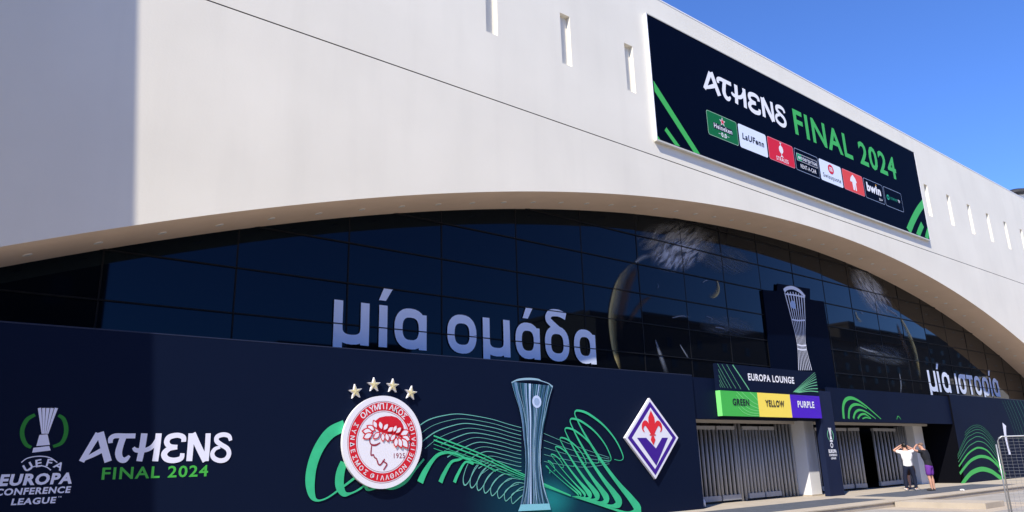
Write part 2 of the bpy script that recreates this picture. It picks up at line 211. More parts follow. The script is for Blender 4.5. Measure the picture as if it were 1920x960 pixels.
# traced artwork: (X, Z[, width]) in metres on the plane it is printed on
ART = {'athens':[[(2.78,2.141,0.1),(2.675,1.911,0.089),(2.575,1.686,0.084)],[(2.801,2.159,0.113),(2.888,1.909,0.113),(2.973,1.677,0.113)],[(2.576,1.706,0.045),(2.735,1.791,0.072),(2.891,1.885,0.087)],[(2.977,1.981,0.067),(2.976,2.058,0.081),(3.04,2.1,0.081),(3.188,2.099,0.082),(3.355,2.099,0.083)],[(3.166,2.085,0.102),(3.136,1.959,0.102),(3.118,1.82,0.108),(3.154,1.722,0.101),(3.228,1.7,0.088),(3.294,1.768,0.041)],[(3.494,2.142,0.105),(3.482,1.903,0.101),(3.457,1.674,0.096)],[(3.341,1.905,0.048),(3.396,1.858,0.076),(3.547,1.863,0.077),(3.651,1.926,0.077),(3.717,2.045,0.071)],[(3.729,2.142,0.1),(3.726,1.901,0.099),(3.713,1.669,0.098)],[(4.161,1.995,0.08),(4.147,2.076,0.088),(4.043,2.11,0.087),(3.911,2.077,0.094),(3.876,1.99,0.093),(3.935,1.917,0.086),(4.061,1.908,0.072)],[(4.061,1.901,0.072),(3.928,1.88,0.086),(3.851,1.795,0.1),(3.894,1.708,0.1),(4.017,1.677,0.093),(4.139,1.71,0.087),(4.156,1.797,0.073)],[(4.284,2.143,0.104),(4.286,1.895,0.103),(4.284,1.66,0.102)],[(4.302,2.143,0.111),(4.433,1.893,0.111),(4.571,1.654,0.112)],[(4.578,2.143,0.091),(4.583,1.892,0.09),(4.579,1.654,0.089)],[(4.995,2.013,0.062),(4.958,2.094,0.077),(4.855,2.121,0.084),(4.75,2.086,0.084),(4.741,2.007,0.084),(4.83,1.938,0.084),(4.943,1.869,0.084),(4.981,1.77,0.084),(4.933,1.68,0.084),(4.828,1.656,0.083),(4.718,1.7,0.083),(4.678,1.782,0.075),(4.721,1.864,0.068),(4.81,1.897,0.053)]],'logo_cup':[[(1.876,2.542,0.047),(1.914,2.367,0.035),(1.963,2.134,0.017)],[(1.935,2.543,0.047),(1.955,2.368,0.035),(1.982,2.134,0.017)],[(1.994,2.544,0.048),(1.996,2.368,0.035),(2.001,2.134,0.017)],[(2.054,2.545,0.048),(2.038,2.369,0.035),(2.021,2.134,0.017)],[(2.114,2.547,0.048),(2.079,2.369,0.035),(2.04,2.134,0.017)],[(1.982,2.121,0.113),(1.997,1.951,0.187)],[(1.976,1.928,0.218),(1.985,1.856,0.255)]],'logo_ring':[[(1.827,2.433,0.05),(1.729,2.358,0.062),(1.683,2.216,0.061),(1.699,2.085,0.061),(1.759,1.97,0.055),(1.837,1.92,0.043)],[(2.158,2.432,0.045),(2.238,2.371,0.058),(2.29,2.236,0.064),(2.293,2.1,0.064),(2.246,1.983,0.057),(2.138,1.933,0.044)]],'logo_arc':[[(1.731,1.691,0.015),(1.808,1.757,0.015),(1.964,1.784,0.015),(2.114,1.758,0.016),(2.227,1.68,0.016)],[(1.82,1.566,0.015),(1.883,1.616,0.015),(1.996,1.636,0.015),(2.087,1.611,0.016),(2.151,1.563,0.016)]],'waves':[[(7.305,2.302,0.232),(6.998,2.161,0.234),(6.773,1.888,0.216),(6.638,1.56,0.206),(6.598,1.237,0.198),(6.649,0.972,0.135),(6.768,0.861,0.043),(6.98,0.903,0.031),(7.244,1.057,0.042),(7.481,1.205,0.049),(7.793,1.409,0.053)],[(7.312,1.575,0.15),(7.24,1.364,0.187),(7.235,1.124,0.186),(7.333,0.964,0.116),(7.488,0.962,0.039),(7.696,1.044,0.039),(7.907,1.189,0.047),(8.159,1.368,0.048)],[(7.87,1.237,0.1),(7.831,1.069,0.08),(7.911,1.013,0.047),(8.165,1.055,0.041),(8.462,1.059,0.138),(8.766,1.158,0.105),(8.998,1.376,0.057),(9.235,1.599,0.044)],[(9.138,1.112,0.158),(9.224,1.278,0.143),(9.418,1.529,0.097),(9.624,1.692,0.074),(9.896,1.729,0.058),(10.195,1.663,0.042),(10.543,1.512,0.034)],[(9.663,1.093,0.111),(9.755,1.262,0.1),(9.958,1.518,0.068),(10.173,1.568,0.052),(10.325,1.606,0.041),(10.632,1.538,0.029),(10.989,1.383,0.024)],[(10.039,1.078,0.083),(10.135,1.25,0.075),(10.345,1.509,0.051),(10.564,1.463,0.039),(10.543,1.505,0.03),(10.854,1.435,0.022),(11.216,1.279,0.018)],[(9.487,2.097,0.03),(10.249,1.861,0.031),(10.913,1.643,0.028),(11.65,1.348,0.025),(12.321,1.093,0.021),(12.918,0.878,0.017),(13.589,0.637,0.013)],[(9.487,2.006,0.03),(10.248,1.775,0.031),(10.911,1.566,0.028),(11.647,1.291,0.025),(12.32,1.061,0.021),(12.917,0.859,0.017),(13.588,0.629,0.013)],[(9.487,1.915,0.011),(10.247,1.689,0.012),(10.909,1.489,0.012),(11.645,1.234,0.012),(12.318,1.028,0.013),(12.916,0.841,0.013),(13.588,0.622,0.013)],[(9.487,1.824,0.011),(10.246,1.603,0.012),(10.907,1.413,0.012),(11.643,1.177,0.012),(12.317,0.996,0.013),(12.915,0.823,0.013),(13.587,0.614,0.013)],[(13.867,2.679,0.033),(13.914,2.549,0.038),(14.194,2.133,0.057),(14.719,1.493,0.087),(15.316,0.88,0.127),(15.82,0.427,0.208),(16.049,0.135,0.268),(15.691,0.077,0.098),(15.076,0.223,0.052),(14.343,0.418,0.028),(13.64,0.604,0.013)],[(13.867,2.679,0.033),(13.972,2.737,0.052),(14.35,2.664,0.063),(14.913,2.369,0.054),(15.359,1.969,0.045),(15.601,1.557,0.035),(15.504,1.445,0.015),(15.252,1.474,0.015)],[(13.686,2.478,0.029),(13.726,2.365,0.034),(13.943,2.013,0.051),(14.342,1.479,0.076),(14.786,0.978,0.112),(15.155,0.614,0.182),(15.327,0.373,0.235),(15.088,0.294,0.086),(14.659,0.375,0.046),(14.142,0.491,0.025),(13.64,0.604,0.013)],[(13.686,2.478,0.029),(13.774,2.526,0.047),(14.089,2.461,0.056),(14.557,2.21,0.048),(14.925,1.871,0.04),(15.124,1.525,0.031),(15.044,1.431,0.015),(14.835,1.457,0.014)],[(13.489,2.249,0.026),(13.529,2.152,0.029),(13.719,1.854,0.044),(14.056,1.405,0.067),(14.421,0.986,0.098),(14.719,0.685,0.159),(14.865,0.483,0.205),(14.704,0.402,0.075),(14.393,0.452,0.041),(14.012,0.529,0.022),(13.64,0.604,0.013)],[(13.489,2.249,0.026),(13.561,2.288,0.041),(13.817,2.233,0.049),(14.197,2.027,0.042),(14.496,1.752,0.034),(14.659,1.47,0.027),(14.595,1.394,0.014),(14.427,1.414,0.014)],[(13.302,2.017,0.022),(13.343,1.936,0.025),(13.52,1.689,0.038),(13.823,1.32,0.058),(14.141,0.978,0.084),(14.394,0.736,0.137),(14.526,0.569,0.176),(14.425,0.49,0.065),(14.198,0.515,0.035),(13.917,0.56,0.019),(13.64,0.604,0.013)],[(13.302,2.017,0.022),(13.356,2.046,0.035),(13.551,2.002,0.042),(13.837,1.843,0.036),(14.062,1.632,0.029),(14.185,1.417,0.023),(14.137,1.359,0.014),(14.011,1.375,0.014)],[(13.129,1.808,0.019),(13.174,1.74,0.022),(13.344,1.535,0.032),(13.625,1.23,0.049),(13.912,0.949,0.071),(14.134,0.75,0.116),(14.258,0.613,0.149),(14.205,0.539,0.055),(14.043,0.551,0.03),(13.841,0.578,0.016),(13.64,0.604,0.013)],[(13.129,1.808,0.019),(13.168,1.828,0.03),(13.305,1.795,0.035),(13.506,1.68,0.03),(13.663,1.529,0.025),(13.748,1.377,0.019),(13.715,1.336,0.014),(13.626,1.348,0.014)],[(12.971,1.632,0.013),(13.02,1.575,0.013),(13.192,1.404,0.016),(13.467,1.149,0.024),(13.74,0.916,0.035),(13.947,0.752,0.057),(14.07,0.637,0.074),(14.052,0.571,0.027),(13.937,0.574,0.015),(13.788,0.589,0.014),(13.64,0.604,0.013)],[(12.971,1.632,0.016),(12.998,1.645,0.024),(13.089,1.621,0.029),(13.221,1.542,0.025),(13.323,1.439,0.02),(13.377,1.336,0.016),(13.354,1.309,0.013),(13.296,1.318,0.013)],[(12.859,1.484,0.013),(12.91,1.436,0.013),(13.08,1.293,0.013),(13.347,1.082,0.019),(13.605,0.89,0.028),(13.797,0.755,0.046),(13.917,0.659,0.059),(13.927,0.599,0.022),(13.848,0.595,0.014),(13.744,0.6,0.014),(13.64,0.604,0.013)],[(12.859,1.484,0.013),(12.878,1.49,0.019),(12.936,1.467,0.023),(13.012,1.404,0.019),(13.065,1.327,0.016),(13.086,1.254,0.013),(13.067,1.238,0.013),(13.029,1.248,0.013)],[(12.78,1.366,0.013),(12.833,1.325,0.013),(13.003,1.203,0.013),(13.266,1.023,0.014),(13.517,0.86,0.021),(13.7,0.745,0.034),(13.818,0.663,0.044),(13.847,0.61,0.016),(13.792,0.604,0.014),(13.716,0.604,0.013),(13.64,0.604,0.013)],[(12.78,1.366,0.013),(12.794,1.37,0.014),(12.83,1.353,0.017),(12.876,1.308,0.014),(12.907,1.256,0.013),(12.916,1.207,0.013),(12.903,1.196,0.013),(12.879,1.204,0.013)]],'waves_thin':[[(9.07,2.281,0.022),(9.363,2.443,0.022),(9.782,2.545,0.019),(10.258,2.584,0.016),(11.072,2.492,0.014),(11.638,2.37,0.013),(12.051,2.288,0.013)],[(9.136,2.128,0.009),(9.446,2.307,0.009),(9.875,2.428,0.01),(10.345,2.479,0.01),(11.125,2.388,0.01),(11.663,2.271,0.011),(12.047,2.195,0.011)],[(9.201,1.974,0.022),(9.528,2.172,0.023),(9.968,2.311,0.019),(10.433,2.374,0.016),(11.178,2.283,0.014),(11.689,2.172,0.013),(12.043,2.102,0.013)],[(9.266,1.82,0.009),(9.611,2.036,0.009),(10.062,2.194,0.01),(10.52,2.269,0.01),(11.232,2.179,0.01),(11.714,2.073,0.011),(12.039,2.01,0.011)],[(9.694,1.9,0.023),(10.156,2.076,0.019),(10.608,2.163,0.016),(11.285,2.074,0.014),(11.739,1.975,0.013),(12.035,1.918,0.013)],[(9.778,1.764,0.009),(10.25,1.958,0.01),(10.695,2.057,0.01),(11.338,1.969,0.01),(11.765,1.876,0.01),(12.032,1.826,0.011)],[(9.861,1.627,0.023),(10.345,1.839,0.019),(10.784,1.951,0.016),(11.392,1.865,0.014),(11.79,1.778,0.013),(12.028,1.734,0.013)],[(9.945,1.49,0.009),(10.44,1.72,0.01),(10.872,1.845,0.01),(11.445,1.76,0.01),(11.816,1.679,0.01),(12.024,1.643,0.011)],[(10.535,1.601,0.02),(10.961,1.738,0.016),(11.498,1.655,0.014),(11.841,1.581,0.013),(12.02,1.552,0.013)],[(10.63,1.482,0.01),(11.05,1.631,0.01),(11.552,1.55,0.01),(11.866,1.483,0.01),(12.016,1.461,0.011)],[(10.726,1.362,0.02),(11.139,1.523,0.016),(11.605,1.445,0.014),(11.891,1.385,0.013),(12.013,1.371,0.013)],[(10.822,1.241,0.01),(11.228,1.415,0.01),(11.659,1.34,0.01),(11.917,1.287,0.01),(12.009,1.281,0.01)],[(10.711,1.706,0.012),(10.44,1.486,0.016),(10.296,1.183,0.019),(10.32,1.013,0.031),(10.434,1.07,0.019),(10.614,1.327,0.02),(10.842,1.512,0.016),(11.162,1.505,0.012)],[(10.907,1.587,0.012),(10.633,1.392,0.016),(10.487,1.119,0.019),(10.51,0.948,0.028),(10.626,1.004,0.019),(10.809,1.242,0.02),(11.04,1.413,0.016),(11.363,1.398,0.012)],[(11.105,1.467,0.012),(10.828,1.297,0.016),(10.68,1.054,0.019),(10.703,0.882,0.026),(10.82,0.939,0.02),(11.006,1.156,0.02),(11.239,1.313,0.016),(11.567,1.289,0.012)],[(11.305,1.346,0.012),(11.025,1.2,0.016),(10.875,0.988,0.02),(10.898,0.815,0.024),(11.017,0.872,0.02),(11.205,1.069,0.02),(11.441,1.212,0.016),(11.773,1.18,0.012)],[(11.508,1.224,0.012),(11.224,1.103,0.016),(11.072,0.921,0.02),(11.095,0.748,0.022),(11.215,0.804,0.02),(11.406,0.981,0.02),(11.646,1.109,0.016),(11.981,1.069,0.013)],[(11.712,1.1,0.012),(11.425,1.005,0.016),(11.272,0.854,0.02),(11.295,0.68,0.02),(11.417,0.736,0.02),(11.61,0.892,0.02),(11.852,1.006,0.017),(12.191,0.957,0.013)],[(11.919,0.975,0.012),(11.629,0.905,0.016),(11.474,0.786,0.02),(11.497,0.61,0.018),(11.621,0.667,0.02),(11.816,0.802,0.021),(12.061,0.902,0.017),(12.404,0.844,0.013)],[(12.127,0.849,0.013),(11.835,0.804,0.016),(11.679,0.717,0.02),(11.701,0.54,0.015),(11.827,0.597,0.02),(12.024,0.711,0.021),(12.273,0.796,0.017),(12.619,0.73,0.013)],[(12.781,2.151,0.009),(13.406,1.959,0.009),(14.221,1.737,0.009),(15.076,1.526,0.01)],[(12.772,1.981,0.009),(13.396,1.813,0.009),(14.212,1.628,0.009),(15.073,1.486,0.01)],[(12.763,1.811,0.009),(13.387,1.667,0.009),(14.204,1.518,0.009),(15.069,1.446,0.01)],[(12.754,1.643,0.009),(13.378,1.522,0.009),(14.196,1.409,0.009),(15.066,1.406,0.01)],[(12.745,1.475,0.009),(13.369,1.378,0.009),(14.187,1.3,0.009),(15.062,1.366,0.01)]],'trophy':([(11.758,3.384),(11.84,3.065),(11.942,2.766),(12.013,2.43),(12.047,2.059),(12.084,1.764),(12.087,1.471),(12.06,1.182),(12.014,0.897),(11.971,0.686),(11.925,0.505),(11.847,0.359)],[(13.123,3.343),(13.006,2.984),(12.907,2.632),(12.814,2.362),(12.735,2.057),(12.673,1.757),(12.653,1.459),(12.678,1.163),(12.734,0.868),(12.793,0.646),(12.851,0.48),(12.883,0.333)]),'trophy_medal':[(12.557,2.925),(12.565,3.08),(12.708,2.929)],'trophy_rim':[[(11.757,3.365,0.022),(11.969,3.443,0.044),(12.3,3.481,0.054),(12.61,3.479,0.045),(12.724,3.453,0.032)],[(12.724,3.453,0.023),(12.976,3.396,0.023),(13.111,3.311,0.056)]],'crest_leaf':[[(7.881,2.416),(7.96,2.253)],[(8.024,2.407),(8.083,2.227)],[(8.234,2.356),(8.114,2.214)],[(7.733,2.304),(7.916,2.213)],[(7.626,2.199),(7.856,2.187)],[(7.651,2.056),(7.857,2.147)],[(7.89,2.043),(8.029,2.174)],[(8.112,1.989),(8.1,2.161)],[(8.235,1.989),(8.176,2.161)],[(8.367,2.282),(8.207,2.188)],[(8.288,2.002),(8.41,2.135)],[(8.55,2.283),(8.41,2.153)],[(8.743,2.202),(8.52,2.121)],[(8.771,2.013),(8.568,2.089)],[(8.715,1.847),(8.553,2.054)],[(8.556,1.854),(8.483,2.068)],[(8.414,1.868),(8.427,2.068)],[(8.429,2.322),(8.347,2.175)]],'crest_cap':[(7.92,2.406),(8.022,2.479),(8.169,2.51),(8.325,2.515),(8.452,2.485),(8.548,2.413),(8.603,2.324),(8.63,2.229),(8.679,2.148),(8.585,2.067),(8.395,2.121),(8.208,2.148),(8.023,2.187),(7.945,2.253)],'crest_face':[[(7.842,2.147,0.017),(7.804,2.017,0.017),(7.823,1.944,0.017),(7.893,1.912,0.025),(7.968,1.922,0.025),(8.052,1.964,0.014)],[(7.851,1.923,0.014),(7.839,1.809,0.017),(7.841,1.711,0.019),(7.895,1.726,0.017)],[(7.895,1.726,0.017),(7.92,1.666,0.017),(7.963,1.642,0.017),(7.994,1.579,0.02),(8.013,1.532,0.02),(8.056,1.511,0.02),(8.098,1.546,0.02),(8.163,1.628,0.017)],[(8.109,1.592,0.017),(8.214,1.528,0.02),(8.184,1.466,0.02),(8.137,1.406,0.017)]],'crest_year':[(8.384,1.658),(8.653,1.653),(8.382,1.763)],'hill_arcs':[[(37.545,-0.05,0.197),(38.187,0.213,0.202),(38.978,0.439,0.207),(40.133,0.549,0.213),(41.209,0.416,0.219),(41.927,0.179,0.222),(42.65,-0.082,0.225)],[(37.545,0.424,0.126),(38.725,0.87,0.131),(39.592,1.061,0.135),(40.419,1.119,0.138),(41.344,0.998,0.141),(42.172,0.638,0.143),(42.864,0.148,0.145)],[(37.585,0.734,0.073),(38.741,1.225,0.076),(39.626,1.453,0.078),(40.327,1.518,0.079),(41.204,1.372,0.081),(41.981,0.923,0.082),(42.811,0.213,0.083)],[(37.599,0.924,0.046),(38.882,1.521,0.048),(39.68,1.725,0.049),(40.361,1.813,0.05),(41.197,1.684,0.051),(41.976,1.237,0.051),(42.774,0.465,0.052)],[(37.621,1.069,0.037),(38.904,1.731,0.038),(39.71,1.951,0.039),(40.358,2.035,0.04),(41.152,1.921,0.041),(41.938,1.489,0.041),(42.737,0.718,0.042)],[(37.632,1.156,0.027),(38.913,1.911,0.029),(39.714,2.122,0.029),(40.398,2.215,0.03),(41.164,2.109,0.031),(41.883,1.71,0.031),(42.682,0.941,0.031)],[(37.657,1.242,0.023),(38.939,2.031,0.024),(39.74,2.275,0.025),(40.436,2.358,0.025),(41.164,2.273,0.026),(41.897,1.9,0.026),(42.627,1.164,0.026)],[(38.845,2.092,0.019),(39.728,2.38,0.02),(40.449,2.483,0.02),(41.101,2.411,0.02),(41.825,2.09,0.021),(42.59,1.418,0.021)],[(38.901,2.213,0.015),(39.728,2.478,0.016),(40.46,2.57,0.016),(41.085,2.512,0.016),(41.738,2.249,0.017),(42.552,1.674,0.017)]],'hill_short':[[(42.158,0.451,0.102),(42.605,0.156,0.123),(42.877,-0.053,0.062)],[(41.929,0.987,0.061),(42.514,0.629,0.072),(42.985,0.207,0.041)]],'diag_lines':[[(44.439,3.852,0.017),(45.047,2.93,0.017),(45.478,1.853,0.017)],[(44.816,3.863,0.021),(45.428,2.934,0.021),(45.862,1.851,0.021)],[(45.197,3.873,0.025),(45.814,2.939,0.025),(46.25,1.85,0.025)],[(45.582,3.884,0.03),(46.205,2.944,0.03),(46.643,1.848,0.03)],[(46.091,3.898,0.034),(46.721,2.951,0.034),(47.162,1.846,0.034)],[(46.608,3.913,0.039),(47.244,2.958,0.039),(47.689,1.844,0.039)],[(47.133,3.927,0.044),(47.776,2.965,0.044),(48.224,1.841,0.043)],[(47.667,3.942,0.048),(48.317,2.972,0.048),(48.769,1.839,0.048)],[(48.209,3.957,0.053),(48.867,2.979,0.053),(49.322,1.837,0.053)],[(48.761,3.973,0.058),(49.427,2.986,0.059),(49.885,1.834,0.058)],[(49.322,3.988,0.064),(49.995,2.993,0.064),(50.457,1.832,0.063)],[(49.893,4.004,0.069),(50.574,3.001,0.069),(51.039,1.83,0.069)]],'small_cup':[(44.07,2.638,0.442),(44.004,2.452,0.374),(43.915,2.056,0.284),(43.934,1.533,0.217),(44.0,1.259,0.259),(44.008,1.142,0.324)],'fascia_arcs':[[(28.019,2.714,0.148),(28.089,3.136,0.15),(28.345,3.406,0.152),(28.78,3.507,0.128),(29.283,3.441,0.091),(29.903,3.231,0.06),(30.451,2.991,0.047),(31.006,2.738,0.034)],[(28.391,2.719,0.125),(28.515,3.014,0.126),(28.75,3.195,0.115),(29.074,3.269,0.103),(29.502,3.244,0.065),(29.964,3.123,0.026)],[(28.752,2.723,0.114),(28.946,2.942,0.102),(29.257,3.055,0.091),(29.626,3.044,0.065),(30.047,2.934,0.053),(30.564,2.742,0.027)],[(29.1,2.728,0.09),(29.349,2.873,0.084),(29.68,2.915,0.072),(29.924,2.851,0.053),(30.176,2.742,0.026)],[(29.472,2.732,0.052),(29.731,2.781,0.052),(29.917,2.77,0.046),(30.128,2.741,0.026)],[(32.388,2.742,0.035),(32.477,2.842,0.036),(32.59,2.863,0.029),(32.76,2.746,0.021)]],'sign_left':[[(20.994,4.321,0.04),(21.382,3.943,0.04),(21.771,3.545,0.037)],[(20.661,4.32,0.015),(20.983,3.936,0.015),(21.308,3.551,0.015)],[(20.408,4.306,0.013),(20.71,3.935,0.014),(21.033,3.564,0.014)],[(20.181,4.309,0.013),(20.479,3.935,0.013),(20.779,3.563,0.014)],[(20.152,4.136,0.012),(20.386,3.839,0.012),(20.605,3.564,0.012)],[(20.14,3.953,0.012),(20.295,3.756,0.012),(20.452,3.565,0.012)],[(20.158,3.795,0.012),(20.243,3.674,0.012),(20.338,3.565,0.012)],[(20.148,3.67,0.01),(20.179,3.626,0.01),(20.225,3.565,0.01)]],'sign_right':[[(24.431,3.566,0.014),(25.208,3.943,0.014),(26.043,4.327,0.015)],[(24.455,3.567,0.014),(25.303,3.934,0.014),(26.089,4.269,0.015)],[(24.501,3.569,0.017),(25.345,3.91,0.018),(26.098,4.191,0.018)],[(24.548,3.57,0.021),(25.388,3.886,0.021),(26.105,4.099,0.022)],[(24.594,3.567,0.024),(25.427,3.849,0.025),(26.105,3.986,0.026)],[(24.642,3.568,0.024),(25.46,3.786,0.025),(26.107,3.879,0.026)],[(24.688,3.565,0.028),(25.49,3.71,0.029),(26.104,3.751,0.029)],[(24.758,3.562,0.028),(25.521,3.64,0.029),(26.103,3.634,0.029)]],'sign_green':[[(21.77,3.538,0.037),(21.962,3.368,0.038),(22.22,3.211,0.038)],[(21.307,3.544,0.028),(21.545,3.32,0.028),(21.878,3.155,0.028),(22.191,3.07,0.028)],[(21.03,3.545,0.027),(21.337,3.279,0.027),(21.737,3.059,0.028),(22.167,2.952,0.028)],[(20.996,3.36,0.024),(21.302,3.094,0.024),(21.71,2.919,0.025),(22.171,2.87,0.025)],[(20.997,3.155,0.024),(21.311,2.934,0.024),(21.689,2.815,0.025),(22.156,2.793,0.025)],[(21.042,2.974,0.024),(21.289,2.819,0.024),(21.672,2.73,0.024),(22.122,2.728,0.025)]],'sign_purple':[[(24.257,3.515,0.014),(25.007,3.515,0.014),(26.057,3.42,0.014)],[(24.246,3.465,0.014),(24.988,3.439,0.014),(26.066,3.266,0.014)],[(24.254,3.404,0.014),(24.963,3.337,0.014),(26.069,3.086,0.014)],[(24.26,3.329,0.014),(24.935,3.223,0.014),(26.071,2.906,0.014)]],'tile_green':[(20.164,3.54),(22.185,3.553),(22.152,2.672),(20.164,2.662)],'tile_yellow':[(22.185,3.553),(24.154,3.567),(24.13,2.68),(22.152,2.672)],'tile_purple':[(24.154,3.567),(26.13,3.604),(26.092,2.702),(24.13,2.68)],'txt_lounge':[(21.781,4.08),(24.582,4.106),(24.548,3.864),(21.769,3.85)],'txt_green':[(20.761,3.244),(21.671,3.238),(21.65,3.029),(20.739,3.017)],'txt_yellow':[(22.597,3.245),(23.742,3.253),(23.716,3.038),(22.579,3.017)],'txt_purple':[(24.593,3.269),(25.695,3.269),(25.662,3.043),(24.559,3.032)],'bb_left':[[(18.207,13.677),(20.406,11.548),(20.054,11.535),(18.227,13.276)],[(18.682,12.091),(19.324,11.564),(19.059,11.545),(18.571,11.952)],[(18.18,11.656),(18.308,11.541),(18.189,11.528),(18.158,11.543)]],'bb_right':[[(38.852,13.499,0.37),(38.024,12.939,0.387),(37.171,12.26,0.401),(36.403,11.558,0.415)],[(38.194,12.233,0.33),(37.734,11.825,0.337),(37.376,11.474,0.346)],[(39.02,12.251,0.281),(38.619,11.833,0.304),(38.345,11.485,0.327)]],'board':[(26.245,7.811),(27.285,7.899),(27.383,8.218),(29.922,8.315),(29.795,7.817),(30.955,7.867),(31.017,3.987),(26.195,3.818)],'cup_lines':[[(27.813,7.963,0.169),(28.079,8.104,0.15),(28.557,8.179,0.152),(29.062,8.09,0.154),(29.404,7.892,0.155)],[(27.851,7.89,0.063),(28.106,6.858,0.044),(28.3,5.814,0.031),(28.147,4.726,0.047)],[(28.067,7.938,0.064),(28.254,6.864,0.044),(28.388,5.821,0.031),(28.285,4.733,0.047)],[(28.282,7.977,0.064),(28.402,6.869,0.044),(28.477,5.828,0.031),(28.425,4.741,0.047)],[(28.495,8.0,0.065),(28.551,6.875,0.045),(28.566,5.834,0.031),(28.566,4.748,0.047)],[(28.705,8.001,0.065),(28.701,6.881,0.045),(28.656,5.841,0.031),(28.707,4.756,0.048)],[(28.911,7.981,0.066),(28.852,6.886,0.045),(28.746,5.848,0.032),(28.849,4.763,0.048)],[(29.115,7.943,0.066),(29.004,6.892,0.045),(28.836,5.855,0.032),(28.992,4.771,0.048)],[(29.317,7.895,0.066),(29.156,6.898,0.045),(28.927,5.861,0.032),(29.136,4.778,0.048)],[(27.921,7.837,0.064),(28.64,7.875,0.065),(29.368,7.864,0.066)],[(28.092,6.796,0.063),(28.592,6.798,0.064),(29.119,6.863,0.065)],[(28.262,5.774,0.062),(28.605,5.754,0.063),(28.967,5.796,0.064)],[(28.248,5.601,0.062),(28.59,5.579,0.063),(28.951,5.62,0.063)]],'cup_medal':[(28.354,7.437),(28.395,7.612),(28.555,7.459)],'patch_left':[('b',[(19.144,9.611),(24.532,10.253),(23.845,8.367),(18.859,7.857)]),('a',[(19.801,9.058),(23.692,9.509),(22.913,8.236),(19.519,7.498)]),('d',[(22.529,9.314),(26.918,9.5),(25.859,8.125),(22.129,8.126)]),('d',[(22.103,6.552),(26.068,6.669),(25.884,5.784),(21.957,5.608)])],'streak_left':[[(19.521,5.317,0.061),(19.711,4.807,0.26),(20.0,4.12,0.306)],[(20.783,5.257,0.048),(21.04,4.958,0.113),(21.257,4.718,0.049)],[(20.457,6.124,0.04),(21.022,6.251,0.099),(21.638,6.259,0.042)],[(18.765,7.843,0.156),(19.213,8.116,0.239),(19.752,8.251,0.081)],[(22.399,6.394,0.035),(22.802,6.331,0.07),(22.606,6.198,0.035)],[(22.431,7.626,0.044),(22.634,7.735,0.08),(22.859,7.765,0.045)],[(22.882,6.02,0.044),(23.327,6.026,0.098),(23.766,5.947,0.045)],[(19.876,7.286,0.024),(19.909,7.16,0.04),(19.772,7.066,0.024)]],'gold_left':[[(17.724,4.154,0.098),(17.555,4.665,0.281),(17.492,5.245,0.397),(17.514,5.838,0.459),(17.686,6.396,0.481),(17.968,6.98,0.462),(18.448,7.512,0.352),(19.027,7.959,0.126)],[(23.322,7.853,0.073),(23.356,7.519,0.219),(23.086,7.249,0.234),(22.606,7.151,0.071)]],'brown_left':[[(18.935,7.707,0.235),(18.414,7.099,0.531),(18.081,6.44,0.593),(17.894,5.875,0.51),(17.78,5.15,0.215)],[(19.53,6.793,0.079),(18.982,6.478,0.261),(18.432,5.988,0.253),(18.133,5.657,0.088)]],'patch_right':[('c',[(33.229,10.162),(36.354,10.223),(38.95,7.886),(35.07,7.511)]),('c',[(33.557,10.017),(37.192,9.625),(38.117,8.007),(34.553,8.318)]),('d',[(33.405,6.432),(39.318,6.497),(38.847,5.274),(33.123,5.509)])],'streak_right':[[(37.316,5.098,0.115),(37.274,4.526,0.229),(36.997,3.998,0.113)],[(37.115,8.186,0.12),(37.912,8.037,0.244),(38.409,7.854,0.123)],[(34.284,7.766,0.055),(34.466,7.737,0.111),(34.613,7.657,0.056)],[(33.668,6.087,0.08),(34.57,5.968,0.163),(35.736,5.954,0.084)]],'gold_right':[[(38.357,7.95,0.154),(38.898,7.271,0.434),(39.318,6.497,0.526),(39.461,5.704,0.43),(39.409,4.711,0.182)],[(33.813,7.764,0.082),(33.926,7.401,0.245),(34.404,7.24,0.083)]],'brown_right':[[(37.966,7.591,0.213),(38.223,6.814,0.636),(38.63,6.149,0.515),(39.067,5.384,0.152)]]}


# ------------------------------------------------------------------ setting: ground
tag(mesh('plaza_ground', [(-400, -400, -.155), (400, -400, -.155), (400, 400, -.155), (-400, 400, -.155)], [(0, 1, 2, 3)], TAN), None, kind='structure')
terr = tag(box('terrace', -14, 64, -3.2, 6, -.3, 0, BEIGE, bevel=.012), None, kind='structure')
slab = None
for row in range(2):                       # dark slabs set in the terrace
    for i in range(17):
        x = 14.9 + i*1.28
        if 25.0 < x+.64 < 25.9: continue
        y = -2.45 + row*.84
        if slab is None:
            slab = box('slate_slab', -.634, .634, -.415, .415, -.02, .006, SLATE, terr); o = slab
        else: o = link('slate_slab', slab.data, None, terr)
        o.location = (x+.64, y+.42, random.uniform(0, .002))
for i in range(30):                        # pale coping stones of the terrace edge
    o = box('edge_stone', 4+i*1.2, 5.194+i*1.2, -3.23, -2.9, -.02, .008+random.uniform(0, .004), BEIGE, terr)
tag(box('paved_step', 24.0, 25.4, -5.74, -3.24, -.3, -.002, BEIGE, bevel=.01), None, kind='structure')
for i in range(26):                        # large pavers of the lower ground
    for j in range(3):
        if i == 0 and j == 0: pav = box('ground_paver', -.745, .745, -.745, .745, -.02, .008, mat('ground_stone', (.34, .32, .29), .8, .25, var=.16, vscale=.9, bump=.1, bscale=50)); pav['kind'] = 'structure'; o = pav
        else: o = link('ground_paver', pav.data, None); o['kind'] = 'structure'
        o.location = (11.5+i*1.5, -4.0-j*1.5, -.155+random.uniform(0, .003))
        if 22.6 < o.location.x < 26.8 and o.location.y > -6.7: o.location.z = -.17

